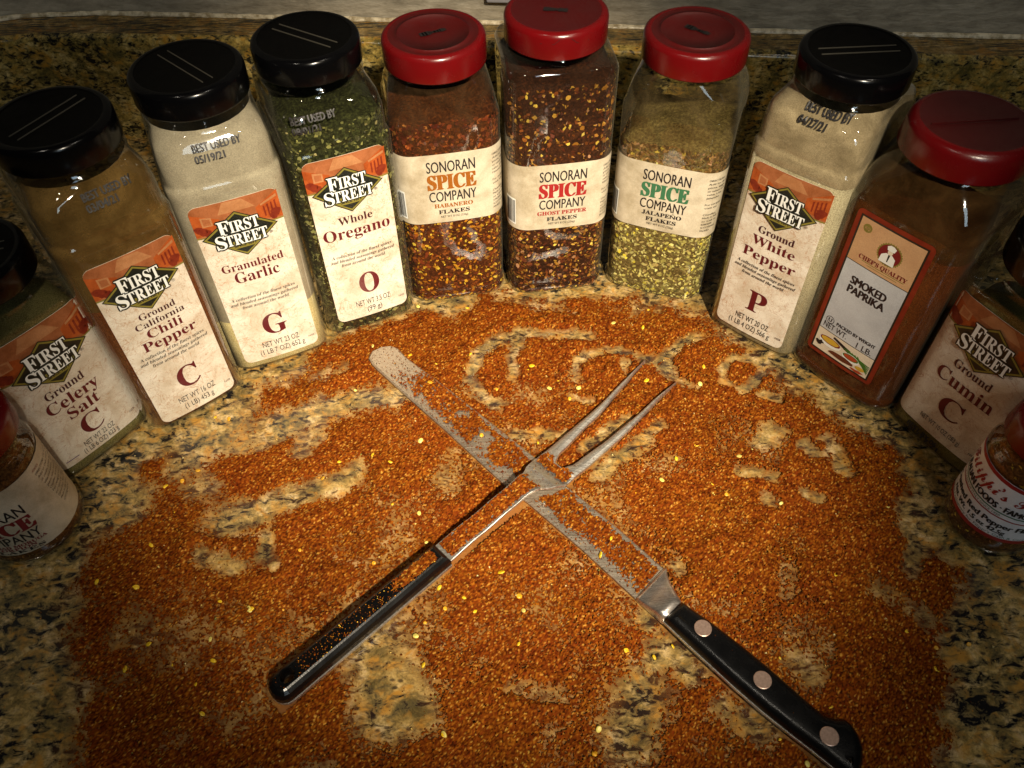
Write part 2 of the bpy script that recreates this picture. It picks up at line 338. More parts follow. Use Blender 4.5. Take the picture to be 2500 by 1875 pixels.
def make_cap(root, kind, zb, zt, R_, axis_rot=0, slots=0.0):
    r = R_; h = zt-zb
    red = kind != 'black'
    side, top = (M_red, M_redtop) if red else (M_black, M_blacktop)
    pr = [(r-.0018, zb), (r-.0002, zb+.0002), (r, zb+.001), (r, zt-.0035), (r-.0006, zt-.0016), (r-.0018, zt-.0005), (r-.0032, zt), (r-.0045, zt-.0002)]
    if kind == 'grip': pr = [(r-.0018, zb), (r-.0002, zb+.0002), (r, zb+.001), (r-.001, zt-.0045), (r-.002, zt-.002), (r-.004, zt-.0004), (r-.006, zt)]
    cap = mesh('cap', *lathe(pr, close=False), side, root, smooth=True)
    if kind == 'black':
        lid = mesh('cap_top', *lathe([(r-.0045, zt-.0004), (r-.0052, zt-.0007), (r-.0075, zt-.0007)]), top, cap, smooth=False)
        a = slots; d = Vector((math.cos(a), math.sin(a))); n = Vector((-d.y, d.x)); L = r*.72
        fl = [strip(d*-L*.95+n*o, d*L*.95+n*o, .0005, .0007, zt-.0009) for o in (-.0032, .0032)]
        mesh('flap_hinge', *join(fl), flat('black_edge', (.05, .046, .036), .35), cap)
    elif kind == 'red':
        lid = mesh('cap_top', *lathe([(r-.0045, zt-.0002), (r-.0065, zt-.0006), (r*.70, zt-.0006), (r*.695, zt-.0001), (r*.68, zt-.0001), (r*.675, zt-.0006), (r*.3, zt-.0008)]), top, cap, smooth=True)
        rs = random.Random(5); parts = []
        for i in range(9):
            x = -.0075+i*.0019; w = .0008+rs.random()*.0008; hh = .0012+rs.random()*.0013
            if i == 4: hh *= .5
            parts.append(([(x-w, -hh, zt-.0003), (x+w, -hh, zt-.0003), (x+w, hh, zt-.0003), (x-w, hh, zt-.0003)], [(0, 1, 2, 3)]))
        st = mesh('ink_stamp', *join(parts), M_stamp, cap); st.rotation_euler.z = slots
    elif kind == 'flip':
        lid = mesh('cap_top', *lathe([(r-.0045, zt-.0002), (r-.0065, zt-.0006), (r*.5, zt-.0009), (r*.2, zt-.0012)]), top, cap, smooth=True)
        parts = []
        for sg in (-1, 1):
            pts = [(sg*.0035, zt-.001), (sg*.0035, zt-.003), (sg*.0070, zt-.0060), (sg*.0150, zt-.0062)]
            for (x0, z0), (x1, z1) in zip(pts, pts[1:]):
                y0 = -math.sqrt(max(r*r-x0*x0, 0))-.00012; y1 = -math.sqrt(max(r*r-x1*x1, 0))-.00012
                parts.append(([(x0, y0, z0-.00025), (x1, y1, z1-.00025), (x1, y1, z1+.00025), (x0, y0, z0+.00025)], [(0, 1, 2, 3)]))
        mesh('flap_seam', *join(parts), flat('red_seam', (.03, .002, .003), .5), cap)
        rs = random.Random(6); parts = []
        for i in range(8):
            x = -.007+i*.0019; w = .0009; hh = .0014+rs.random()*.0012
            parts.append(([(x-w, -hh, zt-.0006), (x+w, -hh, zt-.0006), (x+w, hh, zt-.0006), (x-w, hh, zt-.0006)], [(0, 1, 2, 3)]))
        st = mesh('ink_stamp', *join(parts), M_stamp, cap); st.rotation_euler.z = slots
    else:
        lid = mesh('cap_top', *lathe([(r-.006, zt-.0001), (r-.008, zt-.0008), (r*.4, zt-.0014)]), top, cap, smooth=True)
        a = slots; d = Vector((math.cos(a), math.sin(a))); L = r*.7
        mesh('flap_hinge', *strip(d*-L, d*L, .0006, .0009, zt-.0009), M_redtop, cap)
    return cap
def scatter_flakes(name, body, z0, z1, n, cols, size, parent, inset=.0016, srange=None, heap=None, rs=None):
    rs = rs or random.Random(n); V = []; F = []; C = []
    smax = srange or (body.w/2+body.d*.42)
    for _ in range(n):
        sx = rs.uniform(-smax, smax); z = z0+(z1-z0)*rs.random()
        if heap and z > heap(sx): continue
        p = Vector(body.surf(sx, z, -inset+rs.uniform(-.0004, .0006))); q = Vector(body.surf(sx+.0005, z, -inset)); tx = (q-Vector(body.surf(sx, z, -inset))).normalized(); nz = tx.cross(Vector((0, 0, 1)))
        a = size*rs.uniform(.35, 1.0); b = a*rs.uniform(.35, .95); ang = rs.uniform(0, 6.3); tl = Vector((rs.gauss(0, .32), rs.gauss(0, .32)))
        k = rs.choice((4, 5, 6)); base = len(V)
        for i in range(k):
            t = 6.283*i/k; u = math.cos(t)*a*.5*rs.uniform(.75, 1.1); v = math.sin(t)*b*.5*rs.uniform(.75, 1.1)
            uu = u*math.cos(ang)-v*math.sin(ang); vv = u*math.sin(ang)+v*math.cos(ang)
            dd = uu*tl.x+vv*tl.y
            V.append(p+tx*uu+Vector((0, 0, 1))*vv+nz*dd*.6)
        F.append(tuple(range(base, base+k))); c = rs.choices([x[0] for x in cols], [x[1] for x in cols])[0]; j = rs.uniform(.6, 1.3)
        C += [(c[0]*j, c[1]*j, c[2]*j, 1)]*k
    me = bpy.data.meshes.new(name); me.from_pydata([tuple(v) for v in V], [], F); ca = me.color_attributes.new('col', 'FLOAT_COLOR', 'POINT'); ca.data.foreach_set('color', np.array(C, dtype=np.float32).ravel())
    o = link(name, me, M_flake, parent); o['kind'] = 'stuff'; return o
def label_sheet(body, x0, x1, z0, z1, rc, m, parent, off=.0004, nx=28, nz=10):
    """rounded-corner sticker laid on the jar"""
    vs = []; fs = []
    xs = [x0+(x1-x0)*i/nx for i in range(nx+1)]
    if rc > 0:
        ex = [rc*(1-math.cos(math.pi/2*i/5)) for i in range(6)]; xs = sorted(set([round(v, 6) for v in xs if x0+rc < v < x1-rc]+[x0+e for e in ex]+[x1-e for e in ex]))
    for x in xs:
        e = min(x-x0, x1-x); c = rc-math.sqrt(max(rc*rc-(rc-min(e, rc))**2, 0)) if rc > 0 else 0
        for j in range(nz+1):
            z = z0+c+(z1-z0-2*c)*j/nz; vs.append(body.surf(x, z, off))
    m_ = nz+1
    for i in range(len(xs)-1):
        for j in range(nz): fs.append((i*m_+j, (i+1)*m_+j, (i+1)*m_+j+1, i*m_+j+1))
    o = mesh('label', vs, fs, m, parent, smooth=True)
    sol = o.modifiers.new('thickness', 'SOLIDIFY'); sol.thickness = .0002; sol.offset = -1; sol.use_rim = False
    return o

# ------------------------------------------------------------------ label artwork
U0 = .0532   # width of the tall map-paper labels
def emblem(P, cx, cz, s, base=1, reg=True):
    """black diamond with olive rim and two-line lettering; s = label width"""
    L, T, Rr, B = (-.43, 0), (0, .30), (.43, 0), (0, -.33)
    def sc(k): return [(cx+s*x*k, cz+s*(y*k)) for x, y in (L, T, Rr, B)]
    P.poly(sc(1.03), M_blackp, base); P.poly(sc(.985), M_gold, base+.5); P.poly(sc(.90), M_blackp, base+1)
    P.poly([(cx-.28*s, cz-.105*s), (cx+.28*s, cz-.105*s), (cx+.0*s, cz-.30*s)], M_gold, base+1.5)
    P.poly([(cx-.115*s, cz-.215*s), (cx+.115*s, cz-.215*s), (cx, cz-.295*s)], M_blackp, base+2)
    P.text('SINCE 1871', 'bold', cx-.12*s, cx+.13*s, cz-.195*s, .042*s, M_ink, base+2)
    ol = (.10, M_blackp)
    P.text('F', 'serif', cx-.235*s, cx-.105*s, cz+.015*s, .195*s, M_whitep, base+3.5, off=.012, outline=ol)
    P.text('IRST', 'serif', cx-.105*s, cx+.235*s, cz+.028*s, .155*s, M_whitep, base+3.5, off=.012, outline=ol)
    P.text('S', 'serif', cx-.305*s, cx-.19*s, cz-.17*s, .185*s, M_whitep, base+4.5, off=.012, outline=ol)
    P.text('TREET', 'serif', cx-.195*s, cx+.295*s, cz-.155*s, .155*s, M_whitep, base+4.5, off=.012, outline=ol)
    if reg: P.text('®', 'sans', cx+.315*s, cx+.355*s, cz-.125*s, .035*s, M_ink, base+2)
def street_print(P, x0, x1, z0, z1, s, rc=.0, layer=.5):
    w = x1-x0; h = z1-z0; n = 8
    top = [(x0+rc*(1-math.cos(t*math.pi/2/n)) if rc else x0, z1-rc+rc*math.sin(t*math.pi/2/n)) for t in range(n+1)] if rc else [(x0, z1)]
    topr = [(x1-(a-x0), b) for a, b in reversed(top)]
    g = [(x0, z0)] + top + topr + [(x1, z0)]
    P.poly(g, M_or1, layer)
    f = lambda a, b: (x0+w*a, z0+h*b)
    P.poly([f(.0, .80), f(.30, .50), f(.30, .12), f(.0, .05)], M_or2, layer+.25)
    P.poly([f(1, .92), f(.72, .55), f(.72, .15), f(1, .05)], M_or2, layer+.25)
    P.poly([f(.30, .62), f(.72, .62), f(.60, .95), f(.38, .97)], M_or4, layer+.2)
    P.poly([f(.10, .66), f(.22, .60), f(.22, .34), f(.10, .34)], M_or4, layer+.5)
    P.poly([f(.12, .60), f(.20, .56), f(.20, .38), f(.12, .38)], M_or1, layer+.6)
    for i in range(4):
        a = .80+.045*i; P.poly([f(a, .52+.03*i), f(a+.02, .54+.03*i), f(a+.02, .2), f(a, .2)], M_or3, layer+.5)
    P.poly([f(.78, .62), f(.98, .80), f(.98, .72), f(.78, .56)], M_or4, layer+.5)
    for cx, cy, r in ((.09, .20, .055), (.05, .28, .05), (.13, .14, .05), (.93, .24, .06), (.90, .14, .05)):
        P.poly([(x0+w*cx+w*r*math.cos(t)*(1+.25*math.sin(3*t)), z0+h*cy+w*r*math.sin(t)) for t in np.linspace(0, 5.8, 10)], M_or3, layer+.7)
    P.rect(x0, z0-.0004, x1, z0+.0005, M_gold, layer+.9)
def place(P, items, cx, z0, s):
    for body, style, a, b, y, cap, m, kw in items: P.text(body, style, cx+(a-.5)*s, cx+(b-.5)*s, z0+y*s, cap*s, m, 2, **kw)
SMALL = [('A collection of the finest spices', 'italic', .10, .90, 1.125, .048, M_ink, {}), ('and blended seasonings gathered', 'italic', .075, .925, 1.05, .048, M_ink, {}), ('from around the world.', 'italic', .20, .80, .975, .048, M_ink, {})]
def fs_items(lines, big, l1, l2, w1=(.28, .765), w2=(.32, .71), bw=.27):
    it = [(t, 'serif', a, b, y, c, m, dict(off=o)) for t, a, b, y, c, m, o in lines] + SMALL
    it += [(big, 'serif', .515-bw/2, .515+bw/2, .43, .34, M_inkbrown, dict(off=.01)), (l1, 'sans', *w1, .215, .095, M_ink, {}), (l2, 'sans', *w2, .085, .09, M_ink, {}), ('NSB', 'bold', .885, .965, .155, .03, M_inkbrown2, {})]
    return it
FS = {
 'oreg': fs_items([('Whole', .28, .72, 1.63, .115, M_inkbrown2, 0), ('Oregano', .06, .925, 1.415, .17, M_inkbrown, 0)], 'O', 'NET WT 3.5 OZ', '(99 g)', w2=(.42, .63)),
 'garl': fs_items([('Granulated', .13, .87, 1.60, .115, M_inkbrown, 0), ('Garlic', .24, .78, 1.40, .165, M_inkbrown, 0)], 'G', 'NET WT 23 OZ', '(1 LB 7 OZ) 652 g', w2=(.22, .82), bw=.30),
 'chil': fs_items([('Ground', .305, .735, 1.70, .09, M_inkbrown2, 0), ('California', .22, .805, 1.575, .09, M_inkbrown2, 0), ('Chili', .305, .73, 1.405, .13, M_inkbrown, 0), ('Pepper', .195, .85, 1.235, .14, M_inkbrown, 0)], 'C', 'NET WT 16 OZ', '(1 LB) 453 g'),
 'wpep': fs_items([('Ground', .27, .75, 1.68, .10, M_inkbrown2, 0), ('White', .22, .80, 1.49, .135, M_inkbrown, 0), ('Pepper', .14, .86, 1.27, .14, M_inkbrown, 0)], 'P', 'NET WT 20 OZ', '(1 LB 4 OZ) 566 g', w2=(.2, .81), bw=.26),
}
def lettering_on(label, P, fn, name='lettering'): return P.build(name, fn, label, 0)

def jar_root(loc, a, d, label):
    """axis of the jar stands d behind the middle of its front"""
    x, y = loc; o = empty('spice_jar', (x-math.sin(a)*d, y+math.cos(a)*d, 0), a); return tag(o, label, 'spice jar', 'spice jars standing in a semicircle')
def shell(root, body, zneck=None):
    o = mesh('bottle', *loft(body.rings(), True, False), M_clear, root, smooth=True); return o
def fill(root, body, ztop, mat, bumpy=.003, inset=.0013, tilt=0.0, z0=.002):
    rs = body.rings(inset, z0, ztop); vs, fs = loft(rs, True, False); n = len(rs[-1][1]); b = len(vs)
    # uneven heap on top
    top = []; cx = sum(p[0] for p in rs[-1][1])/n; base = b-n; rr = random.Random(int(ztop*1e5))
    for i in range(n):
        x, y, z = vs[base+i]; vs[base+i] = (x, y, z+bumpy*.5*math.sin(i*.35+1)+tilt*x+rr.uniform(-1, 1)*bumpy*.12)
    prev = base
    for k, f in enumerate((.75, .5, .25)):
        cur = len(vs)
        for i in range(n):
            x, y, z = vs[base+i]; vs.append((x*f, y*f, ztop+tilt*x*f+bumpy*(.6+.5*math.sin(i*.5+k*2))))
        for i in range(n): j = (i+1) % n; fs.append((prev+i, prev+j, cur+j, cur+i))
        prev = cur
    fs.append(tuple(range(prev, prev+n)))
    return mesh('spice_fill', vs, fs, mat, root, smooth=True)
def dust(root, body, z0, z1, mat, inset=.0009):
    return mesh('dust_film', *loft(body.rings(inset, z0, z1), False, False), mat, root, smooth=True)
def datestamp(root, body, l1, l2, sx, z, w=.030, m=None):
    P = Print2D(); P.text(l1, 'sans', sx-w/2, sx+w/2, z, .0038, m or M_stamp, 1, off=.07); P.text(l2, 'sans', sx-w/2-.0005, sx+w*.10, z-.0055, .0038, m or M_stamp, 1, off=.07)
    P.build('date_stamp', lambda u, v, l: body.surf(u, v, .0003+l), root)

# ------------------------------------------------------------------ four tall jars with map-paper labels
powders = {
 'garl': (powder('granulated_garlic', (.62, .50, .24), (.85, .76, .46)), film('garlic_dust', (.36, .31, .235), (.46, .41, .32), .80, .97)),
 'chil': (powder('ground_chili', (.105, .030, .008), (.17, .052, .014), 1200), film('chili_dust', (.12, .068, .020), (.21, .125, .042), .45, .90, 26)),
 'wpep': (powder('ground_white_pepper', (.40, .34, .22), (.58, .52, .36)), film('pepper_dust', (.30, .23, .14), (.46, .37, .24), .72, .97, 60)),
}
tall = {
 'chil': dict(p=(-.2142, .3534), a=.6779, z0=.0068, z1=.1444, d=.0401, zt=.2116, zb=.1953, R=.0322, slot=1.05-.68, stamp=('BEST USED BY', '03/04/21', .006, .181), fillz=.115,
   label='tall black-lidded jar of reddish brown ground chili, between celery salt and garlic'),
 'garl': dict(p=(-.1641, .3976), a=.4108, z0=.0095, z1=.1466, d=.0419, zt=.2100, zb=.1940, R=.0325, slot=-.75-.41, stamp=('BEST USED BY', '05/19/21', .002, .179), fillz=.052,
   label='tall black-lidded jar of cream granulated garlic with big dark red letter G'),
 'oreg': dict(p=(-.1014, .4326), a=.4201, z0=.0135, z1=.1515, d=.0440, zt=.2076, zb=.1919, R=.0325, slot=-.55-.42, stamp=('BEST USED BY', '08/01/21', -.012, .176), fillz=.168,
   label='tall black-lidded jar of green dried oregano leaves with big dark red letter O'),
 'wpep': dict(p=(.1720, .4091), a=-.7239, z0=.0088, z1=.1465, d=.0440, zt=.2087, zb=.1930, R=.0330, slot=0.05+.72, stamp=('BEST USED BY', '04/27/21', .005, .1835), fillz=.150,
   label='tall black-lidded jar of pale ground white pepper with big dark red letter P'),
}
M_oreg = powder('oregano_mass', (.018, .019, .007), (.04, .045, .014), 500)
OREG = [((.080, .082, .026), 5), ((.145, .145, .048), 4), ((.27, .26, .085), 2.0), ((.035, .036, .014), 5), ((.34, .29, .13), .6)]
for k, t in tall.items():
    root = jar_root(t['p'], t['a'], t['d'], t['label']); D = 2*t['d']-.0045
    body = Body(.0695, D, .010, .0022, prof_fs(.0695, D, t['zb'])); body.cy = 0
    off = t['d']-.0022-D/2; body.cy = -off+0; 
    # the front of the ring (with its bulge) stands exactly d in front of the axis
    shell(root, body)
    make_cap(root, 'black', t['zb'], t['zt'], t['R'], slots=t['slot'])
    if k == 'oreg':
        fill(root, body, t['fillz'], M_oreg, .004)
        scatter_flakes('oregano_leaves', body, .003, t['fillz']+.003, 6000, OREG, .0046, root, srange=.085)
    else:
        pm, fm = powders[k]; fill(root, body, t['fillz'], pm, .003); dust(root, body, t['fillz']-.002, t['zb']-.0065, fm)
    lw = U0
    lab = label_sheet(body, -lw/2, lw/2, t['z0'], t['z1'], .0050, M_fslabel, root)
    fn = lambda u, v, l, b=body: b.surf(u, v, .00045+l)
    z0 = t['z0']; s = (t['z1']-z0)/2.6
    P = Print2D(); street_print(P, -lw/2, lw/2, z0+2.17*s, t['z1'], s, rc=.0050); P.build('street_picture', fn, lab)
    P = Print2D(); emblem(P, -.001, z0+2.145*s, s*1.0); P.build('emblem', fn, lab, 6)
    P = Print2D()
    for b_, st, x0, x1, y, cap, m, kw in FS[k]: P.text(b_, st, (x0-.5)*lw, (x1-.5)*lw, z0+y*s, cap*s, m, 2, **kw)
    P.build('lettering', fn, lab)
    st = t['stamp']; datestamp(root, body, st[0], st[1], st[2], st[3], .027)

# ------------------------------------------------------------------ two short wide jars with map-paper labels
short = {
 'cel': dict(p=(-.2681, .3189), a=R(52), d=.0345, zb=.1411, zt=.1585, R=.0326, z0=.0125, z1=.1200, lw=.064, e=.0945, pm=powder('celery_salt', (.17, .145, .055), (.30, .26, .11)), slot=.3-.9,
   lines=[('Ground', 'serif', -.0140, .0115, .0690, .0062, M_inkbrown2), ('Celery', 'serif', -.0175, .0170, .0575, .0092, M_inkbrown), ('Salt', 'serif', -.0085, .0125, .0465, .0088, M_inkbrown), ('C', 'serif', -.0065, .0080, .0275, .0155, M_inkbrown),
          ('NET WT 22 OZ', 'sans', -.0105, .0115, .0205, .0042, M_ink), ('(1 LB 6 OZ) 623 g', 'sans', -.0130, .0125, .0150, .0042, M_ink)], dash=True,
   label='short wide black-lidded celery salt jar behind the round shaker at the left edge', fz=.100),
 'cum': dict(p=(.2715, .3095), a=-1.045, d=.0340, zb=.1440, zt=.1640, R=.0330, z0=.0150, z1=.1205, lw=.0635, e=.0985, pm=powder('ground_cumin', (.15, .115, .030), (.25, .19, .06)), slot=.2+1,
   lines=[('Ground', 'serif', -.0125, .0135, .0735, .0062, M_inkbrown2), ('Cumin', 'serif', -.0190, .0205, .0590, .0100, M_inkbrown), ('C', 'serif', -.0075, .0085, .0350, .0165, M_inkbrown),
          ('NET WT 10 OZ (283 g)', 'sans', -.0140, .0160, .0225, .0040, M_ink)], dash=False,
   label='short wide black-lidded jar of ground cumin, beside the smoked paprika', fz=.096),
}
for k, t in short.items():
    root = jar_root(t['p'], t['a'], t['d'], t['label']); w = .0745; D = 2*t['d']-.005
    zb = t['zb']; P0 = [(0, w-.010, D-.010, .012), (.0015, w-.003, D-.003, .013), (.005, w+.001, D+.001, .014), (.0095, w+.001, D+.001, .014), (.011, w, D, .014), (zb-.0205, w, D, .014), (zb-.0185, w+.001, D+.001, .014), (zb-.015, w-.001, D-.001, .015), (zb-.010, w-.012, .062, .024), (zb-.0075, .0625, .0625, .031), (zb-.006, .0625, .0625, .031), (zb-.005, .0595, .0595, .0297), (zb+.003, .0595, .0595, .0297)]
    body = Body(w, D, .014, .0022, [(*p, .0022 if p[0] < zb-.014 else 0) for p in P0]); body.cy = 0
    shell(root, body); make_cap(root, 'black', zb, t['zt'], t['R'], slots=t['slot'])
    fill(root, body, t['fz'], t['pm'], .004)
    lw = t['lw']; lab = label_sheet(body, -lw/2, lw/2, t['z0'], t['z1'], .0045, M_fslabel, root)
    fn = lambda u, v, l, b=body: b.surf(u, v, .00045+l)
    P = Print2D(); street_print(P, -lw/2, lw/2, t['e'], t['z1'], 1, rc=.0045); P.build('street_picture', fn, lab)
    P = Print2D(); emblem(P, 0, t['e']-.0004, U0*1.03); P.build('emblem', fn, lab, 6)
    P = Print2D()
    for b_, st, x0, x1, y, cap, m in t['lines']: P.text(b_, st, x0, x1, y, cap, m, 2)
    P.text('NSB', 'bold', lw/2-.0085, lw/2-.0045, t['z0']+.0075, .0017, M_inkbrown2, 2)
    if t['dash']: P.rect(-.0255, .0175, -.0165, .0181, flat('purple_ink', (.09, .015, .12), .4), 2)
    P.build('lettering', fn, lab)
    if k == 'cum':
        P = Print2D(); P.text('BEST BY 06', 'bold', -.0185, .005, .0085, .0034, M_stamp, 1, off=.06); P.text('BL/T7 21', 'bold', -.0165, .007, .0062, .0034, M_stamp, 1.2, off=.06)
        P.build('date_stamp', lambda u, v, l, b=body: b.surf(u, v, .0003+l), root)

# ------------------------------------------------------------------ three square jars of flakes with wrap-round parchment labels
HAB = [((.42, .16, .010), 4), ((.52, .28, .02), 2.6), ((.22, .055, .008), 5), ((.62, .43, .05), 1.0), ((.12, .022, .006), 4)]
GHO = [((.27, .115, .016), 4), ((.42, .23, .035), 2.0), ((.16, .045, .010), 5), ((.56, .38, .06), .9), ((.08, .018, .008), 5), ((.40, .20, .10), 1)]
JAL = [((.50, .43, .12), 5), ((.64, .58, .22), 4), ((.30, .26, .07), 2.5), ((.66, .55, .06), .8), ((.10, .09, .028), 1.4), ((.44, .33, .12), 2)]
HAB_SHADED = [((.16, .030, .008), 5), ((.26, .065, .014), 3), ((.07, .012, .006), 5), ((.34, .13, .03), 1)]  # habanero flakes above the label, with their shade put into the colour
JDK = [((.19, .10, .03), 4), ((.30, .17, .06), 3), ((.085, .05, .018), 5), ((.40, .22, .12), 1.2), ((.42, .30, .05), .6)]
def son_label(root, body, z0, z1, ink, name, nw, half=.062, side=True, cz=0.0):
    H = z1-z0; lab = label_sheet(body, -half, half, z0, z1, .006, M_sonlabel, root, nx=64)
    fn = lambda u, v, l, b=body: b.surf(u, v, .00045+l); P = Print2D(); y = lambda f: z1-H*f
    P.text('SONORAN', 'sans', cz-.0162, cz+.0162, y(.245), H*.150, M_ink, 2, off=.012)
    P.text('SPICE', 'serif', cz-.0162, cz+.0162, y(.492), H*.205, ink[0], 2, off=.055)
    P.text('COMPANY', 'sans', cz-.0162, cz+.0162, y(.672), H*.145, M_ink, 2, off=.012)
    P.text(name, 'serif', cz-nw, cz+nw, y(.768), H*.060, ink[1], 2, off=.03)
    P.text('FLAKES', 'serif', cz-.0108, cz+.0108, y(.865), H*.060, M_ink, 2, off=.03)
    P.text('NET WT 8 OZ (226g)', 'sans', cz-.0095, cz+.0095, y(.925), H*.032, M_ink, 2)
    if side:
        tx = ['DIRECTIONS:', 'Add to chili,', 'pizza, eggs,', 'or meats and', 'salsa. Use', name.title()+'.', '', 'For recipes', 'visit us.', '', 'Chandler,', 'Made in AZ', 'or Call us', 'SONORAN', 'SCOTTSDALE', 'PACKED']
        for i, s_ in enumerate(tx):
            if s_: P.text(s_, 'bold', .0288, .0288+.0011*len(s_), y(.12+i*.052), H*.027, M_ink, 2)
    P.build('lettering', fn, lab)
    P = Print2D(); bx = -.0425; P.rect(bx, y(.93), bx+.0105, y(.52), M_whitep, 1, nx=8); rr = random.Random(3); x = bx+.001
    while x < bx+.0092:
        w = rr.choice((.00025, .0004, .0006)); P.rect(x, y(.905), x+w, y(.545), M_ink, 2); x += w+rr.choice((.0003, .0005))
    P.text('R', 'bold', bx+.001, bx+.0022, y(.30), .0014, M_ink, 2); P.text('L. IS', 'bold', bx+.001, bx+.006, y(.49), .0012, M_ink, 2)
    P.build('barcode', fn, lab); return lab
son = [
 dict(k='hab', p=(-.0385, .4577), a=.1718, d=.0362, w=.0735, zb=.1801, zt=.1975, R=.0328, z0=.0782, z1=.1338, kind='red', slot=.25, sh=.156, ink=('or', 'or'), name='HABANERO', nw=.0133, cols=HAB, fz=.153, dk=.130,
   label='red-capped jar of orange habanero flakes with an orange word on its label'),
 dict(k='gh', p=(.0368, .4633), a=.13, d=.0385, w=.0725, zb=.1896, zt=.2065, R=.0327, z0=.0656, z1=.1198, kind='flip', slot=-.3, sh=.1825, ink=('red', 'red'), name='GHOST PEPPER', nw=.0175, cols=GHO, fz=.172, dk=.150,
   label='middle red-capped jar of dark ghost pepper flakes with red word on label'),
 dict(k='jal', p=(.1066, .4591), a=-.368, d=.0350, w=.0755, zb=.1793, zt=.1964, R=.0331, z0=.0647, z1=.1193, kind='red', slot=-.35+.0, sh=.156, ink=('green', 'ink'), name='JALAPEÑO', nw=.0140, cols=JAL, fz=.131, dk=.122,
   label='red-capped jar of yellow green pepper flakes with green word on label'),
]
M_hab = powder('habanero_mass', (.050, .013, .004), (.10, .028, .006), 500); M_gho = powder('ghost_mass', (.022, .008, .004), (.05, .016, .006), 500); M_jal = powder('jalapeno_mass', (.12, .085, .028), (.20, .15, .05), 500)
F_brown = film('brown_pepper_dust', (.035, .02, .010), (.09, .05, .025), .0, .35, 45); F_gho = film('ghost_dust', (.018, .009, .006), (.045, .022, .014), .0, .35, 45); F_olive = film('olive_dust', (.06, .042, .018), (.14, .10, .05), .0, .34, 45)
for t in son:
    root = jar_root(t['p'], t['a'], t['d'], t['label']); D = 2*t['d']-.0036
    body = Body(t['w'], D, .013, .0018, prof_son(t['w'], D, t['zb'], sh=t['sh'])); body.cy = 0
    shell(root, body); make_cap(root, t['kind'], t['zb'], t['zt'], t['R'], slots=t['slot'])
    mass = dict(hab=M_hab, gh=M_gho, jal=M_jal)[t['k']]; fill(root, body, t['fz'], mass, .004, tilt=(.12 if t['k'] == 'jal' else 0))
    mid = (t['z0']+t['z1'])/2; mc = JDK if t['k'] == 'jal' else (HAB_SHADED if t['k'] == 'hab' else GHO)
    scatter_flakes('pepper_flakes', body, .003, t['z0']+.006, 4600, t['cols'], .0044, root, srange=.085)
    scatter_flakes('upper_flakes', body, t['z1']-.003, t['fz']+.002, 3000 if t['k'] == 'jal' else 1700, mc, .0046, root, srange=.085, heap=(lambda s, t=t: t['fz']+.12*s+.002) if t['k'] == 'jal' else None)
    scatter_flakes('side_flakes', body, t['z0'], t['z1'], 700, t['cols'], .0044, root, srange=.085)
    dust(root, body, t['dk'], t['zb']-.004, dict(hab=F_brown, gh=F_gho, jal=F_olive)[t['k']], .0006)
    inkm = (M_inks[t['ink'][0]], M_inks.get(t['ink'][1], M_ink)); son_label(root, body, t['z0'], t['z1'], inkm, t['name'], t['nw'], cz=.0008)

# ------------------------------------------------------------------ smoked paprika
t = dict(p=(.2225, .3640), a=-.8747, d=.0405, w=.0790, zb=.1771, zt=.1951, R=.0350)
root = jar_root(t['p'], t['a'], t['d'], 'square red-capped jar of rust brown smoked paprika with red-bordered grey label')
D = 2*t['d']-.0036; body = Body(t['w'], D, .014, .0018, prof_son(t['w'], D, t['zb'], r=.014, sh=.150)); body.cy = 0
shell(root, body); make_cap(root, 'grip', t['zb'], t['zt'], t['R'], slots=.95)
fill(root, body, .135, powder('smoked_paprika', (.085, .022, .005), (.14, .038, .008), 1300), .003)
dust(root, body, .133, .172, film('paprika_dust', (.055, .028, .010), (.11, .055, .02), .25, .70, 45))
z0, z1, lw = .0224, .1426, .0505; x0 = -.0265; x1 = x0+lw
lab = label_sheet(body, x0, x1, z0, z1, .0035, M_redborder, root)
fn = lambda u, v, l, b=body: b.surf(u, v, .00045+l)
P = Print2D(); b1 = .0030; b2 = .0042; zi0, zi1 = z0+b2, z1-b2; Hh = zi1-zi0; xa, xb = x0+b2, x1-b2; Wd = xb-xa
P.rect(x0+b1, z0+b1, x1-b1, z1-b1, M_blackp, .4, 8); y = lambda f: zi1-Hh*f; X = lambda f: xa+Wd*f
P.rect(xa, y(.285), xb, y(0), M_tanp, .8, 8); P.rect(xa, y(.83), xb, y(.290), M_silverp, .8, 8); P.rect(xa, y(1), xb, y(.835), M_creamp, .8, 8)
P.build('label_panels', fn, lab)
P = Print2D(); cx, cz, r0 = X(.56), y(.135), .0076
sb = [(cx+(r0*(1.10 if i % 2 else 1.0))*math.cos(i*math.pi/30), cz+(r0*(1.10 if i % 2 else 1.0))*math.sin(i*math.pi/30)) for i in range(60)]
P.poly(sb, M_gold, 1); P.poly([(cx+r0*.93*math.cos(i*.3142), cz+r0*.93*math.sin(i*.3142)) for i in range(20)], M_inks['dkred'], 1.5)
P.poly([(cx-.0052, cz-.0066), (cx+.0046, cz-.0066), (cx+.0042, cz-.0012), (cx+.0018, cz+.0006), (cx-.0022, cz+.0006), (cx-.0048, cz-.0016)], M_whitep, 2)
P.poly([(cx+.0017*math.cos(i*.6283), cz+.0020+.0019*math.sin(i*.6283)) for i in range(10)], M_creamp, 2.2)
P.poly([(cx-.0022, cz+.0030), (cx+.0022, cz+.0030), (cx+.0030, cz+.0056), (cx+.0010, cz+.0068), (cx-.0012, cz+.0068), (cx-.0030, cz+.0054)], M_whitep, 2.5)
P.poly([(cx-.0006, cz+.0002), (cx+.0006, cz+.0002), (cx+.0003, cz-.005), (cx-.0003, cz-.005)], M_blackp, 2.5)
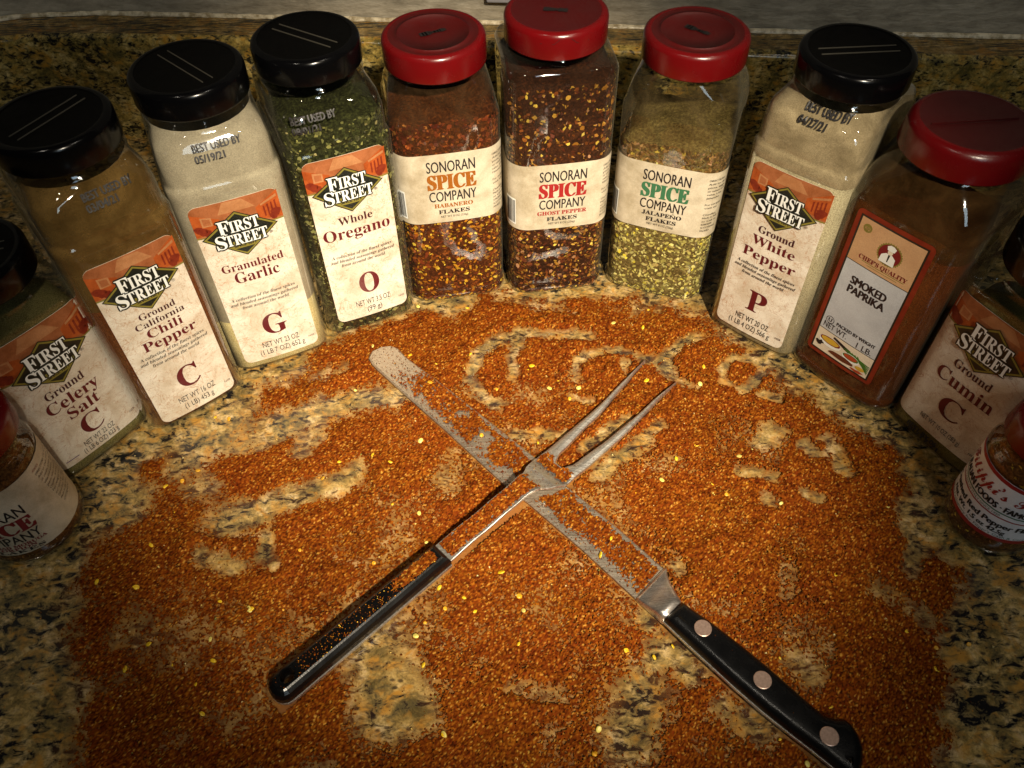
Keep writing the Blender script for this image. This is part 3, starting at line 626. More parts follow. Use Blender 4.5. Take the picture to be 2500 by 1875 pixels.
P.poly([(X(.13)+.0030*math.cos(i*.52), y(.055)+.0030*math.sin(i*.52)) for i in range(12)], M_gold, 1); P.text('KQ', 'bold', X(.13)-.0017, X(.13)+.0017, y(.055)-.001, .002, M_tanp, 2)
P.rect(X(.22), y(.255), X(.90), y(.2505), M_gold, 1); P.rect(X(.32), y(.268), X(.80), y(.2645), M_gold, 1)
P.build('emblem', fn, lab)
P = Print2D(); P.text("CHEF'S QUALITY", 'serif', X(.16), X(.93), y(.243), .0030, M_inks['dkred'], 2.5, off=.01)
P.text('SMOKED', 'bold', X(.19), X(.77), y(.425), .0058, M_ink, 2); P.text('PAPRIKA', 'bold', X(.19), X(.80), y(.49), .0058, M_ink, 2)
P.text('PACKED BY WEIGHT', 'bold', X(.25), X(.93), y(.758), .0026, M_ink, 2); P.text('NET WT.', 'sans', X(.05), X(.47), y(.812), .0046, M_ink, 2, off=.01); P.text('1 LB.', 'sans', X(.66), X(.92), y(.822), .0046, M_ink, 2, off=.01)
ring_ = lambda rr: [(X(.125)+rr*math.cos(i*.3927), y(.748)+rr*math.sin(i*.3927)) for i in range(16)]
P.poly(ring_(.0031), M_ink, 1.2); P.poly(ring_(.0026), M_silverp, 1.5); P.text('U', 'bold', X(.125)-.0012, X(.125)+.0012, y(.748)-.0015, .0031, M_ink, 2)
P.build('lettering', fn, lab)
P = Print2D(); G1, G2 = flat('leaf_print', (.05, .16, .02), .4), flat('yellow_print', (.60, .38, .04), .4); RB = flat('brown_print', (.12, .03, .012), .4); BR = flat('brick_print', (.42, .06, .02), .4)
def blob(cx, cy, a, b, m, l, n=14, j=0, seed=1):
    q = random.Random(seed); P.poly([(cx+a*math.cos(6.283*i/n)*(1+j*q.uniform(-1, 1)), cy+b*math.sin(6.283*i/n)*(1+j*q.uniform(-1, 1))) for i in range(n)], m, l)
for i in range(6): P.poly([(X(.50+.05*i), y(.875)), (X(.99), y(.905+.012*i)), (X(.99), y(.912+.012*i)), (X(.50+.05*i), y(.890))], G1, 1+.1*i)
P.poly([(X(.30), y(.845)), (X(.62), y(.875)), (X(.60), y(.90)), (X(.28), y(.86))], M_ink, 1)
blob(X(.26), y(.905), .0086, .0044, M_whitep, 2); blob(X(.26), y(.895), .0080, .0030, M_inks['dkred'], 2.4); blob(X(.26), y(.895), .0070, .0024, G2, 2.8, j=.1)
blob(X(.66), y(.925), .0066, .0036, M_whitep, 2); blob(X(.66), y(.918), .0060, .0024, G1, 2.4); blob(X(.66), y(.918), .0052, .0019, BR, 2.8, j=.12)
blob(X(.10), y(.945), .0030, .0022, M_ink, 3, j=.5); blob(X(.52), y(.962), .0100, .0021, RB, 3.2, j=.12, seed=4); blob(X(.86), y(.955), .0034, .0016, G2, 3.2); blob(X(.83), y(.985), .0050, .0012, BR, 3.2, j=.3)
P.build('bowls_picture', fn, lab)

# ------------------------------------------------------------------ two small round shakers
def small_round(p, a, Rb, zb, zt, Rc, l0, l1, label, cols, fz):
    root = tag(empty('spice_shaker', (*p, 0), a), label, 'spice shaker')
    body = Body(2*Rb, 2*Rb, Rb, 0, prof_round(Rb, zb, l0, l1, Rc-.002)); body.cy = 0; shell(root, body); make_cap(root, 'red' if Rb > .028 else 'grip', zb, zt, Rc)
    fill(root, body, fz, powder('shaker_mass', (.12, .045, .012), (.2, .08, .02), 500), .003, z0=.004)
    scatter_flakes('pepper_flakes', body, .005, fz, 2200, cols, .0038, root, srange=math.pi*Rb); return root, body
SH = [((.25, .10, .02), 4), ((.10, .03, .01), 5), ((.50, .33, .04), 1.5), ((.36, .18, .04), 3)]
FL = [((.45, .26, .03), 3), ((.62, .44, .04), 2), ((.16, .06, .012), 5), ((.32, .10, .02), 4)]
root, body = small_round((-.3002, .2670), .844, .0296, .090, .104, .0300, .0128, .0710, 'round red-capped shaker with beige parchment label at the left edge', SH, .066)
l0, l1 = .0128, .0700; H = l1-l0; lab = label_sheet(body, -.085, .0515, l0, l1, .004, M_sonlabel, root, nx=72)
fn = lambda u, v, l, b=body: b.surf(u, v, .00045+l); P = Print2D(); y = lambda f: l1-H*f; c = -.0195
P.text('SONORAN', 'sans', c-.019, c+.019, y(.42), H*.145, M_ink, 2, off=.012); P.text('SPICE', 'serif', c-.0195, c+.0195, y(.645), H*.19, M_inks['dkred'], 2, off=.055)
P.text('COMPANY', 'sans', c-.019, c+.019, y(.805), H*.135, M_ink, 2, off=.012); P.text('TRINIDAD MORUGA', 'serif', c-.020, c+.020, y(.865), H*.045, M_inks['dkred'], 2, off=.03); P.text('SCORPION', 'serif', c-.013, c+.013, y(.915), H*.042, M_inks['dkred'], 2, off=.03)
P.text('FLAKES', 'serif', c-.014, c+.0165, y(.972), H*.048, M_ink, 2, off=.03)
for i in range(12):
    s_ = ['MORUGA', 'DIRECTIONS: Use with care', 'Add to chili, pizza, eggs,', 'or meats, soups or dips', 'salsa and sauces. Wear', 'gloves when handling', 'Chandler, Arizona USA', 'For recipes visit us at', 'our store or call today', 'Gluten free. Non GMO', 'Made in the USA', 'SCOTTSDALE AZ'][i]
    P.text(s_, 'bold', .0155+.0004*i, .0155+.0004*i+.00095*len(s_), y(.10+i*.058), H*.030, M_inks['dkred'] if i == 0 else M_ink, 2)
P.build('lettering', fn, lab)

root, body = small_round((.2926, .2568), -.848, .0262, .083, .099, .0248, .0165, .0655, 'small round red-capped shaker with red, white and green label at the right edge', FL, .076)
l0, l1 = .0165, .0655; H = l1-l0; lab = label_sheet(body, -.070, .072, l0, l1, 0, M_white, root, nx=72)
fn = lambda u, v, l, b=body: b.surf(u, v, .00045+l); P = Print2D(); y = lambda f: l1-H*f
for a_, b_, m in ((0, .06, M_inks['red']), (.935, 1.0, M_inks['red']), (.492, .512, M_inks['green']), (.575, .595, M_inks['red'])): P.rect(-.070, y(b_), .072, y(a_), m, .6, 40)
P.text('Filippi’s Pizza', 'script', -.036, .030, y(.30), H*.165, M_inks['red'], 2, off=.02)
P.text('ITALIAN FOODS · FAMOUS', 'bold', -.034, .022, y(.465), H*.095, M_ink, 2)
P.text('A TASTE OF ITALY SINCE 1950', 'bold', -.030, .004, y(.560), H*.036, M_inks['green'], 2)
P.text('Crushed Red Pepper Flakes', 'bold', -.036, .030, y(.745), H*.085, M_ink, 2); P.text('Net. Wt. 1.5 oz 42.5g', 'bold', -.029, .012, y(.855), H*.070, M_ink, 2)
P.text('Packed Exclusively for Filippi’s Cash & Carry', 'bold', -.036, .026, y(.918), H*.038, flat('teal_ink', (.02, .12, .12), .4), 2)
P.build('lettering', fn, lab)

# ------------------------------------------------------------------ knife
def inset_poly(pts, d):
    n = len(pts); out = []; A = sum(pts[i][0]*pts[(i+1) % n][1]-pts[(i+1) % n][0]*pts[i][1] for i in range(n)); sg = 1 if A > 0 else -1
    for i in range(n):
        p0, p, p1 = Vector(pts[i-1]), Vector(pts[i]), Vector(pts[(i+1) % n]); a = (p-p0).normalized(); b = (p1-p).normalized()
        na = Vector((-a.y, a.x))*sg; nb = Vector((-b.y, b.x))*sg; m = (na+nb); m = m.normalized() if m.length > 1e-6 else na; k = max(m.dot(na), .45); q = p+m*d/k; out.append((q.x, q.y))
    return out
def smooth_poly(pts, it=1, keep=()):
    for _ in range(it):
        o = []
        for i in range(len(pts)):
            p, q = pts[i], pts[(i+1) % len(pts)]; o += [(p[0]*.75+q[0]*.25, p[1]*.75+q[1]*.25), (p[0]*.25+q[0]*.75, p[1]*.25+q[1]*.75)]
        pts = o
    return pts
def slab(name, pts, levels, mats, parent, zf=None, hole=None, smooth=False):
    """stack of insets: levels = [(z, inset)]; closed top and bottom; optional round hole (x,y,r)"""
    n = len(pts); A = sum(pts[i][0]*pts[(i+1) % n][1]-pts[(i+1) % n][0]*pts[i][1] for i in range(n))
    if A < 0: pts = pts[::-1]
    vs = []; fs = []
    for z, d in levels: vs += [(x, y, z+(zf(x, y) if zf else 0)) for x, y in (inset_poly(pts, d) if d else pts)]
    for k in range(len(levels)-1):
        for i in range(n): j = (i+1) % n; fs.append((k*n+i, k*n+j, (k+1)*n+j, (k+1)*n+i))
    top = vs[-n:]
    if hole:
        hx, hy, hr = hole; hp = [(hx+hr*math.cos(-i*math.pi/12), hy+hr*math.sin(-i*math.pi/12)) for i in range(24)]; b = len(vs); zt = levels[-1][0]
        vs += [(x, y, zt) for x, y in hp]+[(x, y, levels[0][0]) for x, y in hp]
        tri = tessellate_polygon([[Vector((x, y, 0)) for x, y, _ in top], [Vector((x, y, 0)) for x, y in hp]]); idx = list(range(b-n, b))+list(range(b, b+24)); fs += [tuple(idx[i] for i in t_) for t_ in tri]
        for i in range(24): j = (i+1) % 24; fs.append((b+i, b+24+i, b+24+j, b+j))
    else:
        tri = tessellate_polygon([[Vector((x, y, 0)) for x, y, _ in top]]); idx = list(range(len(vs)-n, len(vs))); fs += [tuple(idx[i] for i in t_) for t_ in tri]
    o = mesh(name, vs, fs, mats, parent, smooth=smooth)
    bm = bmesh.new(); bm.from_mesh(o.data); bmesh.ops.recalc_face_normals(bm, faces=bm.faces); bm.to_mesh(o.data); bm.free(); return o
def steel(name, c1, c2, rough=.3, rot=0):
    t = NT(name); v = t.pos(rot=(0, 0, rot), scale=(1, 40, 1)); a = t.noise(v, 60, 4, .6); b = t.noise(t.pos(), 700, 2, .7)
    t.set(t.mix(.5, t.ramp(a, [(.3, c1), (.7, c2)]), t.ramp(b, [(.3, (.55, .5, .45)), (.65, (1, 1, 1))]), 'MULTIPLY'), t.ramp(a, [(.3, (rough*.8,)*3), (.7, (rough*1.3,)*3)]), .95); t.bump(b, .12, .0003); return t.m
M_blade = steel('blade_steel', (.50, .43, .34), (.70, .62, .51), .45, R(47)); M_bolster = steel('bolster_steel', (.66, .60, .56), (.82, .77, .72), .30, R(47)); M_forksteel = steel('fork_steel', (.60, .58, .54), (.80, .78, .73), .40, R(-43))
M_rivet = NT('rivet_metal'); _v = M_rivet.pos(); _a = M_rivet.noise(_v, 900, 2); M_rivet.set(M_rivet.ramp(_a, [(.3, (.46, .31, .25)), (.7, (.60, .43, .35))]), .38, .75); M_rivet = M_rivet.m
M_handle = plastic('black_handle', (.0022, .0023, .0027), .26, .25, 1200)
kx, ky = .68, -.733
bl = [(-.1005, .3905), (-.1038, .3968), (-.1018, .4035), (-.0955, .4075), (-.0885, .4085), (-.0830, .4058), (-.0763, .3968), (-.0438, .3656), (.0162, .3049), (.0345, .2835), (.0672, .2490), (.0880, .2255), (.0700, .2055), (.0401, .2392), (.0092, .2715), (-.0059, .2860), (-.046, .3308), (-.0764, .3634), (-.0960, .3850)]
knife = tag(empty('carving_knife', (0, 0, 0)), 'long carving knife with round-tipped blade, black riveted handle, lying under the fork', 'knife')
slab('blade', bl, [(.0018, .0010), (.0024, 0), (.0034, .0002), (.0042, .0012)], M_blade, knife)
def seg3(name, secs, mat, parent, n=10):
    """loft of flattened cross-sections: (left xy, right xy, zlo, zhi, roundness)"""
    vs = []; fs = []
    for L_, R_, zl, zh, e in secs:
        c = ((L_[0]+R_[0])/2, (L_[1]+R_[1])/2); hx, hy = (R_[0]-L_[0])/2, (R_[1]-L_[1])/2; zc, hz = (zl+zh)/2, (zh-zl)/2
        for i in range(2*n):
            t_ = math.pi*i/n; cs, sn = math.cos(t_), math.sin(t_); u = math.copysign(abs(cs)**e, cs); v = math.copysign(abs(sn)**e, sn); vs.append((c[0]+hx*u, c[1]+hy*u, zc+hz*v))
    m = 2*n
    for k in range(len(secs)-1):
        for i in range(m): j = (i+1) % m; fs.append((k*m+i, k*m+j, (k+1)*m+j, (k+1)*m+i))
    fs += [tuple(range(m)), tuple(reversed(range(len(vs)-m, len(vs))))]
    o = mesh(name, vs, fs, mat, parent, smooth=True); bm = bmesh.new(); bm.from_mesh(o.data); bmesh.ops.recalc_face_normals(bm, faces=bm.faces); bm.to_mesh(o.data); bm.free(); return o
seg3('bolster', [((.0690, .2068), (.0888, .2262), .0008, .0046, .35), ((.0697, .2056), (.0892, .2248), .0006, .0066, .35), ((.0704, .2046), (.0893, .2235), .0006, .0074, .4), ((.0712, .2035), (.0890, .2205), .0005, .0074, .45), ((.0745, .1993), (.0897, .2140), .0008, .0100, .5), ((.0785, .1948), (.0917, .2068), .0010, .0126, .5), ((.0825, .1905), (.0938, .2008), .0010, .0140, .5)], M_bolster, knife)
hl = [(.0825, .1903), (.0855, .1868), (.0930, .1780), (.1040, .1655), (.1160, .1520), (.1280, .1395), (.1395, .1285), (.1495, .1195), (.1570, .1122), (.1610, .1075)]
hr = [(.0938, .2006), (.0985, .1962), (.1070, .1892), (.1145, .1822), (.1245, .1725), (.1345, .1622), (.1430, .1527), (.1515, .1432), (.1575, .1368), (.1625, .1352), (.1675, .1350), (.1708, .1318), (.1728, .1262), (.1732, .1200), (.1712, .1135), (.1680, .1085), (.1640, .1060)]
hp = hl + hr[::-1]
slab('tang', inset_poly(hp, .0002) if False else hp, [(.0068, -.0004), (.0088, -.0004)], M_forksteel, knife)
slab('handle_scale', hp, [(.0012, .0022), (.0020, .0008), (.0040, 0), (.0066, 0)], M_handle, knife)
slab('handle_scale', hp, [(.0090, 0), (.0118, .0002), (.0138, .0012), (.0152, .0028), (.0159, .0046), (.0161, .0060)], M_handle, knife, smooth=True)
rv = None
for (x, y) in ((.1020, .1829), (.1286, .1540), (.1562, .1251)):
    pts = [(.0048*math.cos(i*math.pi/14), .0048*math.sin(i*math.pi/14)) for i in range(28)]
    if rv is None: rv = slab('rivet', pts, [(0, 0), (.0007, 0), (.0009, .0003)], M_rivet, knife); rv.location = (x, y, .0157)
    else: c_ = rv.copy(); COL.objects.link(c_); c_.parent = knife; c_.location = (x, y, .0157)

# ------------------------------------------------------------------ fork, in its own frame: s along, t across
FO = Vector((-.125, .159)); fa = Vector((.727, .687)); fb = Vector((-.687, .727))
def fxy(s, t_): p = FO+fa*s+fb*t_; return (p.x, p.y)
def lerp(tab, s):
    for (a, u), (b, v) in zip(tab, tab[1:]):
        if s <= b: k = max(0, (s-a)/(b-a)); k = k*k*(3-2*k); return u+(v-u)*k
    return tab[-1][1]
CEN = [(-.01, 0), (.112, -.0006), (.17, -.0036), (.20, -.0048), (.25, -.0042), (.318, .0006)]
ZT = [(-.01, .0052), (.112, .0085), (.135, .0112), (.160, .0150), (.178, .0160), (.190, .0118), (.202, .0072), (.225, .0058), (.27, .0058), (.318, .0042)]
fork = tag(empty('carving_fork', (0, 0, 0)), 'two-tined carving fork with black handle and hanging hole, crossed over the knife blade', 'fork')
# shank and shoulders: grid across, thickness down
def plate(name, secs, thick, mat, parent, na=8, dish=0.0):
    vs = []; fs = []; m = na+1
    for s, tl, tr, z in secs:
        for i in range(m):
            f = i/na; e = 1-(2*f-1)**2; p = fxy(s, tl+(tr-tl)*f); vs.append((*p, z+dish*e))
    n1 = len(vs)
    for k, (s, tl, tr, z) in enumerate(secs):
        for i in range(m): x, y, zz = vs[k*m+i]; vs.append((x, y, zz-thick))
    K = len(secs)
    for k in range(K-1):
        for i in range(na): a = k*m+i; fs.append((a, a+1, a+m+1, a+m)); fs.append((n1+a, n1+a+m, n1+a+m+1, n1+a+1))
        for a in (k*m, k*m+na): fs.append((a, a+m, n1+a+m, n1+a))
    for k in (0, K-1):
        for i in range(na): a = k*m+i; fs.append((a, a+1, n1+a+1, n1+a))
    o = mesh(name, vs, fs, mat, parent, smooth=False); bm = bmesh.new(); bm.from_mesh(o.data); bmesh.ops.recalc_face_normals(bm, faces=bm.faces); bm.to_mesh(o.data); bm.free()
    be = o.modifiers.new('edge', 'BEVEL'); be.width = .0004; be.segments = 2; be.limit_method = 'ANGLE'; return o
HW = [(.10, .0072), (.150, .0068), (.172, .0068), (.182, .0078), (.192, .0120), (.199, .0138), (.207, .0138)]
secs = []
for s in np.linspace(.108, .2075, 34): c = lerp(CEN, s); w = lerp(HW, s); secs.append((s, c+w, c-w, lerp(ZT, s)))
plate('shank', secs, .0022, M_forksteel, fork)
for sg in (1, -1):
    secs = []
    for s in list(np.linspace(.2050, .318, 36)):
        c = lerp(CEN, s); o_ = lerp([(.205, .0134), (.225, .0138), (.26, .0139), (.295, .0142), (.318, .0142)], s); g = lerp([(.205, .0010), (.209, .0042), (.216, .0066), (.25, .0090), (.29, .0116), (.318, .01405)], s)
        secs.append((s, c+sg*o_, c+sg*g, lerp(ZT, s)))
    secs = [(s, max(a, b), min(a, b), z) for s, a, b, z in secs]
    plate('tine', secs, .0026, M_forksteel, fork, na=6, dish=.0014)
# handle
def hshape(w, s0=-.0085, s1=.112, off=0):
    pts = [(s1, -w+.0008), (s1, w-.0008)]
    for i in range(9): a = math.pi/2+math.pi*i/8; pts.append((s0+w*.85+w*.85*math.cos(a), w*math.sin(a)))
    return [fxy(s, lerp(CEN, s)+t_) for s, t_ in pts]
tz = lambda x, y: .0032*max(0, ((Vector((x, y))-FO).dot(fa)))/.112
slab('tang', hshape(.0089), [(.0030, 0), (.0052, 0)], M_forksteel, fork, hole=(*fxy(.0035, .0004), .0043))
hz = lambda z: z
fh = hshape(.0086)
slab('handle_scale', fh, [(.0053, 0), (.0098, .0001), (.0124, .0012), (.0141, .0030), (.0147, .0040)], M_handle, fork, zf=None, hole=(*fxy(.0035, .0004), .0042), smooth=False)
slab('hole_ring', [(fxy(.0035, .0004)[0]+.0050*math.cos(i*math.pi/12), fxy(.0035, .0004)[1]+.0050*math.sin(i*math.pi/12)) for i in range(24)], [(.0143, 0), (.0150, .0003)], M_handle, fork, hole=(*fxy(.0035, .0004), .0041))

# ------------------------------------------------------------------ loose spice on the counter: one height field over counter, blade and fork
_L = {}
def vnoise(x, y, sc, seed):
    r = np.random.default_rng(seed); T = _L.setdefault(seed, r.random((257, 257))); X = x*sc+37.3+seed; Y = y*sc+11.7; xi = np.floor(X).astype(int); yi = np.floor(Y).astype(int); fx = X-xi; fy = Y-yi
    fx = fx*fx*(3-2*fx); fy = fy*fy*(3-2*fy); a = T[xi % 256, yi % 256]; b = T[(xi+1) % 256, yi % 256]; c = T[xi % 256, (yi+1) % 256]; d = T[(xi+1) % 256, (yi+1) % 256]
    return (a*(1-fx)+b*fx)*(1-fy)+(c*(1-fx)+d*fx)*fy
def fbm(x, y, sc, seed, o=4): s = 0; w = 1; t_ = 0
def fbm(x, y, sc, seed, o=4):
    s = np.zeros_like(x); w = 1.0; tt = 0.0
    for k in range(o): s += w*vnoise(x, y, sc*2**k, seed+k); tt += w; w *= .55
    return s/tt
def sstep(a, b, x): t_ = np.clip((x-a)/(b-a), 0, 1); return t_*t_*(3-2*t_)
def inside(px, py, poly):
    c = np.zeros(px.shape, bool); n = len(poly)
    for i in range(n):
        (x0, y0), (x1, y1) = poly[i], poly[(i+1) % n]
        if y0 == y1: continue
        c ^= ((y0 > py) != (y1 > py)) & (px < (x1-x0)*(py-y0)/(y1-y0)+x0)
    return c
def dseg(px, py, a, b):
    dx, dy = b[0]-a[0], b[1]-a[1]; L = dx*dx+dy*dy+1e-12; t_ = np.clip(((px-a[0])*dx+(py-a[1])*dy)/L, 0, 1); return np.hypot(px-a[0]-t_*dx, py-a[1]-t_*dy)
POLY = [(-0.229,0.099),(-0.252,0.181),(-0.259,0.226),(-0.255,0.262),(-0.242,0.289),(-0.225,0.317),(-0.209,0.334),(-0.188,0.354),(-0.166,0.374),(-0.134,0.398),(-0.107,0.424),(-0.065,0.447),(0.001,0.456),(0.074,0.456),(0.14,0.432),(0.155,0.411),(0.189,0.374),(0.224,0.339),(0.244,0.314),(0.257,0.277),(0.259,0.248),(0.251,0.215),(0.234,0.183),(0.217,0.149),(0.2,0.092)]
STROKES = [(p_, w_*(1.35 if (p_[0][0] < -.04 and w_ > .009) else 1.12), s_) for p_, w_, s_ in [([(-0.0288,0.3912),(-0.0215,0.4065),(-0.0064,0.4164),(0.0109,0.4218),(0.0325,0.4204),(0.0584,0.4176)],0.0092,1),([(-0.0288,0.3912),(-0.0286,0.3761),(-0.0212,0.3628),(-0.0108,0.3534)],0.0063,0.9),([(0.0042,0.4116),(-0.0002,0.3975),(0.0007,0.3807)],0.0084,1),([(0.0458,0.3877),(0.0526,0.3962),(0.0701,0.4025),(0.0869,0.3993),(0.1009,0.3933)],0.0078,1),([(0.0458,0.3877),(0.0468,0.3761)],0.0052,0.7),([(0.0818,0.3927),(0.0817,0.3802)],0.0064,0.9),([(0.1401,0.4138),(0.1242,0.4084),(0.1142,0.3974),(0.1102,0.3833),(0.1171,0.3735),(0.1303,0.3653)],0.0082,1),([(0.1779,0.3777),(0.1715,0.3676),(0.1606,0.3638),(0.1513,0.3682),(0.1488,0.3785),(0.1551,0.3888),(0.1662,0.3929),(0.1757,0.3883),(0.1779,0.3777)],0.0058,1),([(0.1758,0.3579),(0.1851,0.3547)],0.0057,0.9),([(0.0007,0.3268),(0.0145,0.3278),(0.0341,0.326)],0.0066,0.9),([(0.0786,0.3398),(0.0638,0.3304),(0.0488,0.3162)],0.0083,0.9),([(0.0973,0.332),(0.084,0.3177),(0.0652,0.3043),(0.053,0.2931)],0.0091,0.9),([(0.0419,0.3583),(0.054,0.3554)],0.0046,0.8),([(0.1739,0.3302),(0.1629,0.3158)],0.0081,0.8),([(0.1475,0.2953),(0.1619,0.2918),(0.1709,0.2904)],0.0053,0.9),([(-0.0401,0.3136),(-0.0451,0.2953),(-0.0392,0.2843)],0.0101,0.6),([(-0.0817,0.3647),(-0.1018,0.36),(-0.1293,0.353),(-0.15,0.3432),(-0.1586,0.3361)],0.016,1),([(-0.1404,0.3183),(-0.134,0.3317)],0.0112,0.8),([(-0.1633,0.3386),(-0.1811,0.3294),(-0.206,0.3252)],0.0167,0.8),([(-0.1034,0.2995),(-0.1138,0.2906),(-0.1315,0.2845),(-0.1491,0.2785),(-0.1694,0.2682),(-0.1828,0.2623)],0.0136,1),([(-0.1542,0.2537),(-0.152,0.2416),(-0.1455,0.2338)],0.0085,1),([(-0.1679,0.2323),(-0.1833,0.2384),(-0.1911,0.2424)],0.01,0.9),([(-0.207,0.2884),(-0.1953,0.2937)],0.0096,0.7),([(0.1718,0.3193),(0.1801,0.3259)],0.0099,0.8),([(0.211,0.3174),(0.2137,0.3057),(0.2143,0.2941)],0.0097,0.9),([(0.1931,0.3154),(0.1989,0.3083)],0.007,0.9),([(0.1594,0.2749),(0.1603,0.2719)],0.0082,0.9),([(0.1825,0.2792),(0.1924,0.2748)],0.0052,0.9),([(0.2453,0.2673),(0.2429,0.2487),(0.2428,0.2369),(0.2336,0.2198)],0.0103,0.9),([(0.2109,0.2127),(0.2239,0.2053),(0.2316,0.1927)],0.0109,0.7),([(0.096,0.2292),(0.0986,0.2264)],0.0088,0.9),([(0.1625,0.2251),(0.1575,0.2102)],0.0081,0.5),([(0.0747,0.1986),(0.0757,0.1936)],0.0079,0.9),([(0.0781,0.1738),(0.0915,0.1768),(0.093,0.1654)],0.0137,0.9),([(0.0652,0.1522),(0.0562,0.1292)],0.0213,0.9),([(0.1094,0.1449),(0.1276,0.1326)],0.0141,0.8),([(0.153,0.1686),(0.162,0.1614)],0.0125,0.7),([(-0.0831,0.1777),(-0.075,0.1638)],0.027,0.9),([(-0.0731,0.1419),(-0.0559,0.1459)],0.0219,0.9),([(-0.0032,0.1579),(0.0233,0.153)],0.0075,0.6),([(-0.224,0.1899),(-0.2153,0.1922)],0.0164,0.6),([(-0.1734,0.3191),(-0.1541,0.3356)],0.0084,0.5),([(-0.2178,0.3102),(-0.1955,0.3471)],0.0142,0.9),([(-0.1434,0.379),(-0.1213,0.39)],0.0089,0.7),([(0.017,0.451),(0.0481,0.4435)],0.0069,0.6)]]
SEEDS = [(-0.074,0.401),(-0.035,0.388),(-0.062,0.324),(-0.081,0.307),(-0.079,0.292),(-0.021,0.29),(0.04,0.357),(0.047,0.367),(0.026,0.367),(0.011,0.384),(-0.011,0.367),(0.108,0.37),(0.095,0.372),(0.138,0.384),(0.133,0.368),(0.077,0.28),(0.095,0.289),(0.127,0.285),(0.126,0.277),(0.107,0.305),(0.121,0.316),(0.127,0.422),(-0.093,0.313),(-0.021,0.324),(-0.009,0.226),(0.002,0.211),(0.051,0.234),(0.014,0.388),(-0.03,0.401),(-0.058,0.371),(0.122,0.315),(0.107,0.305),(0.148,0.306),(0.095,0.289),(0.077,0.28),(0.127,0.285),(0.126,0.277),(0.135,0.277),(0.149,0.285),(0.143,0.273),(0.168,0.27),(0.22,0.185),(0.233,0.175),(0.229,0.163),(0.252,0.177),(0.234,0.266),(0.145,0.238),(-0.225,0.291),(-0.223,0.249),(-0.214,0.273),(-0.205,0.347),(-0.195,0.345),(-0.207,0.303),(-0.221,0.266),(-0.215,0.295),(-0.04,0.134),(0.033,0.128),(-0.033,0.448),(-0.071,0.451),(0.069,0.39),(0.077,0.429),(0.099,0.424),(-0.249,0.225),(-0.173,0.211),(-0.154,0.206),(-0.169,0.176),(-0.217,0.172),(-0.208,0.186),(-0.169,0.147),(-0.224,0.221),(-0.092,0.313),(-0.081,0.307),(-0.124,0.295),(-0.062,0.324),(-0.173,0.211),(-0.155,0.206),(-0.041,0.204),(-0.024,0.202),(-0.009,0.226),(-0.045,0.217),(-0.085,0.234),(-0.077,0.275),(-0.06,0.268),(-0.042,0.167),(-0.039,0.134),(-0.086,0.207),(-0.057,0.188),(-0.154,0.205),(0.001,0.182),(0.004,0.202),(-0.009,0.226),(0.042,0.135),(0.039,0.123),(0.12,0.12),(0.147,0.116),(0.087,0.179),(0.076,0.173),(0.166,0.144),(0.185,0.136)]
RG = [None]
def powder_density(x, y):
    sd = np.full(x.shape, 9.0)
    for i in range(len(POLY)): sd = np.minimum(sd, dseg(x, y, POLY[i], POLY[(i+1) % len(POLY)]))
    ins = inside(x, y, POLY); sd = np.where(ins, sd, -sd)
    wob = (fbm(x, y, 30, 3)-.5)*.05+(fbm(x, y, 110, 8)-.5)*.02
    D = sstep(-.014, .020, sd+wob)
    thin = fbm(x, y, 17, 21, 5); D = D*(.54+.56*sstep(.34, .56, thin))
    th2 = fbm(x, y, 45, 40, 4); D = D*(.76+.32*sstep(.36, .54, th2))
    w1 = (fbm(x, y, 160, 60, 3)-.5)*.007; RG[0] = np.zeros_like(x)
    for pts, w, s in STROKES:
        d = np.full(x.shape, 9.0)
        for a, b in zip(pts, pts[1:]): d = np.minimum(d, dseg(x, y, a, b))
        D = D*(1-min(s, .94)*(1-sstep(w*.16, w*1.02, d+w1*1.3))); RG[0] = np.maximum(RG[0], s*np.exp(-((d+w1-w*1.02)/(w*.28))**2))
    return np.clip(D, 0, 1.1)
HB = hp
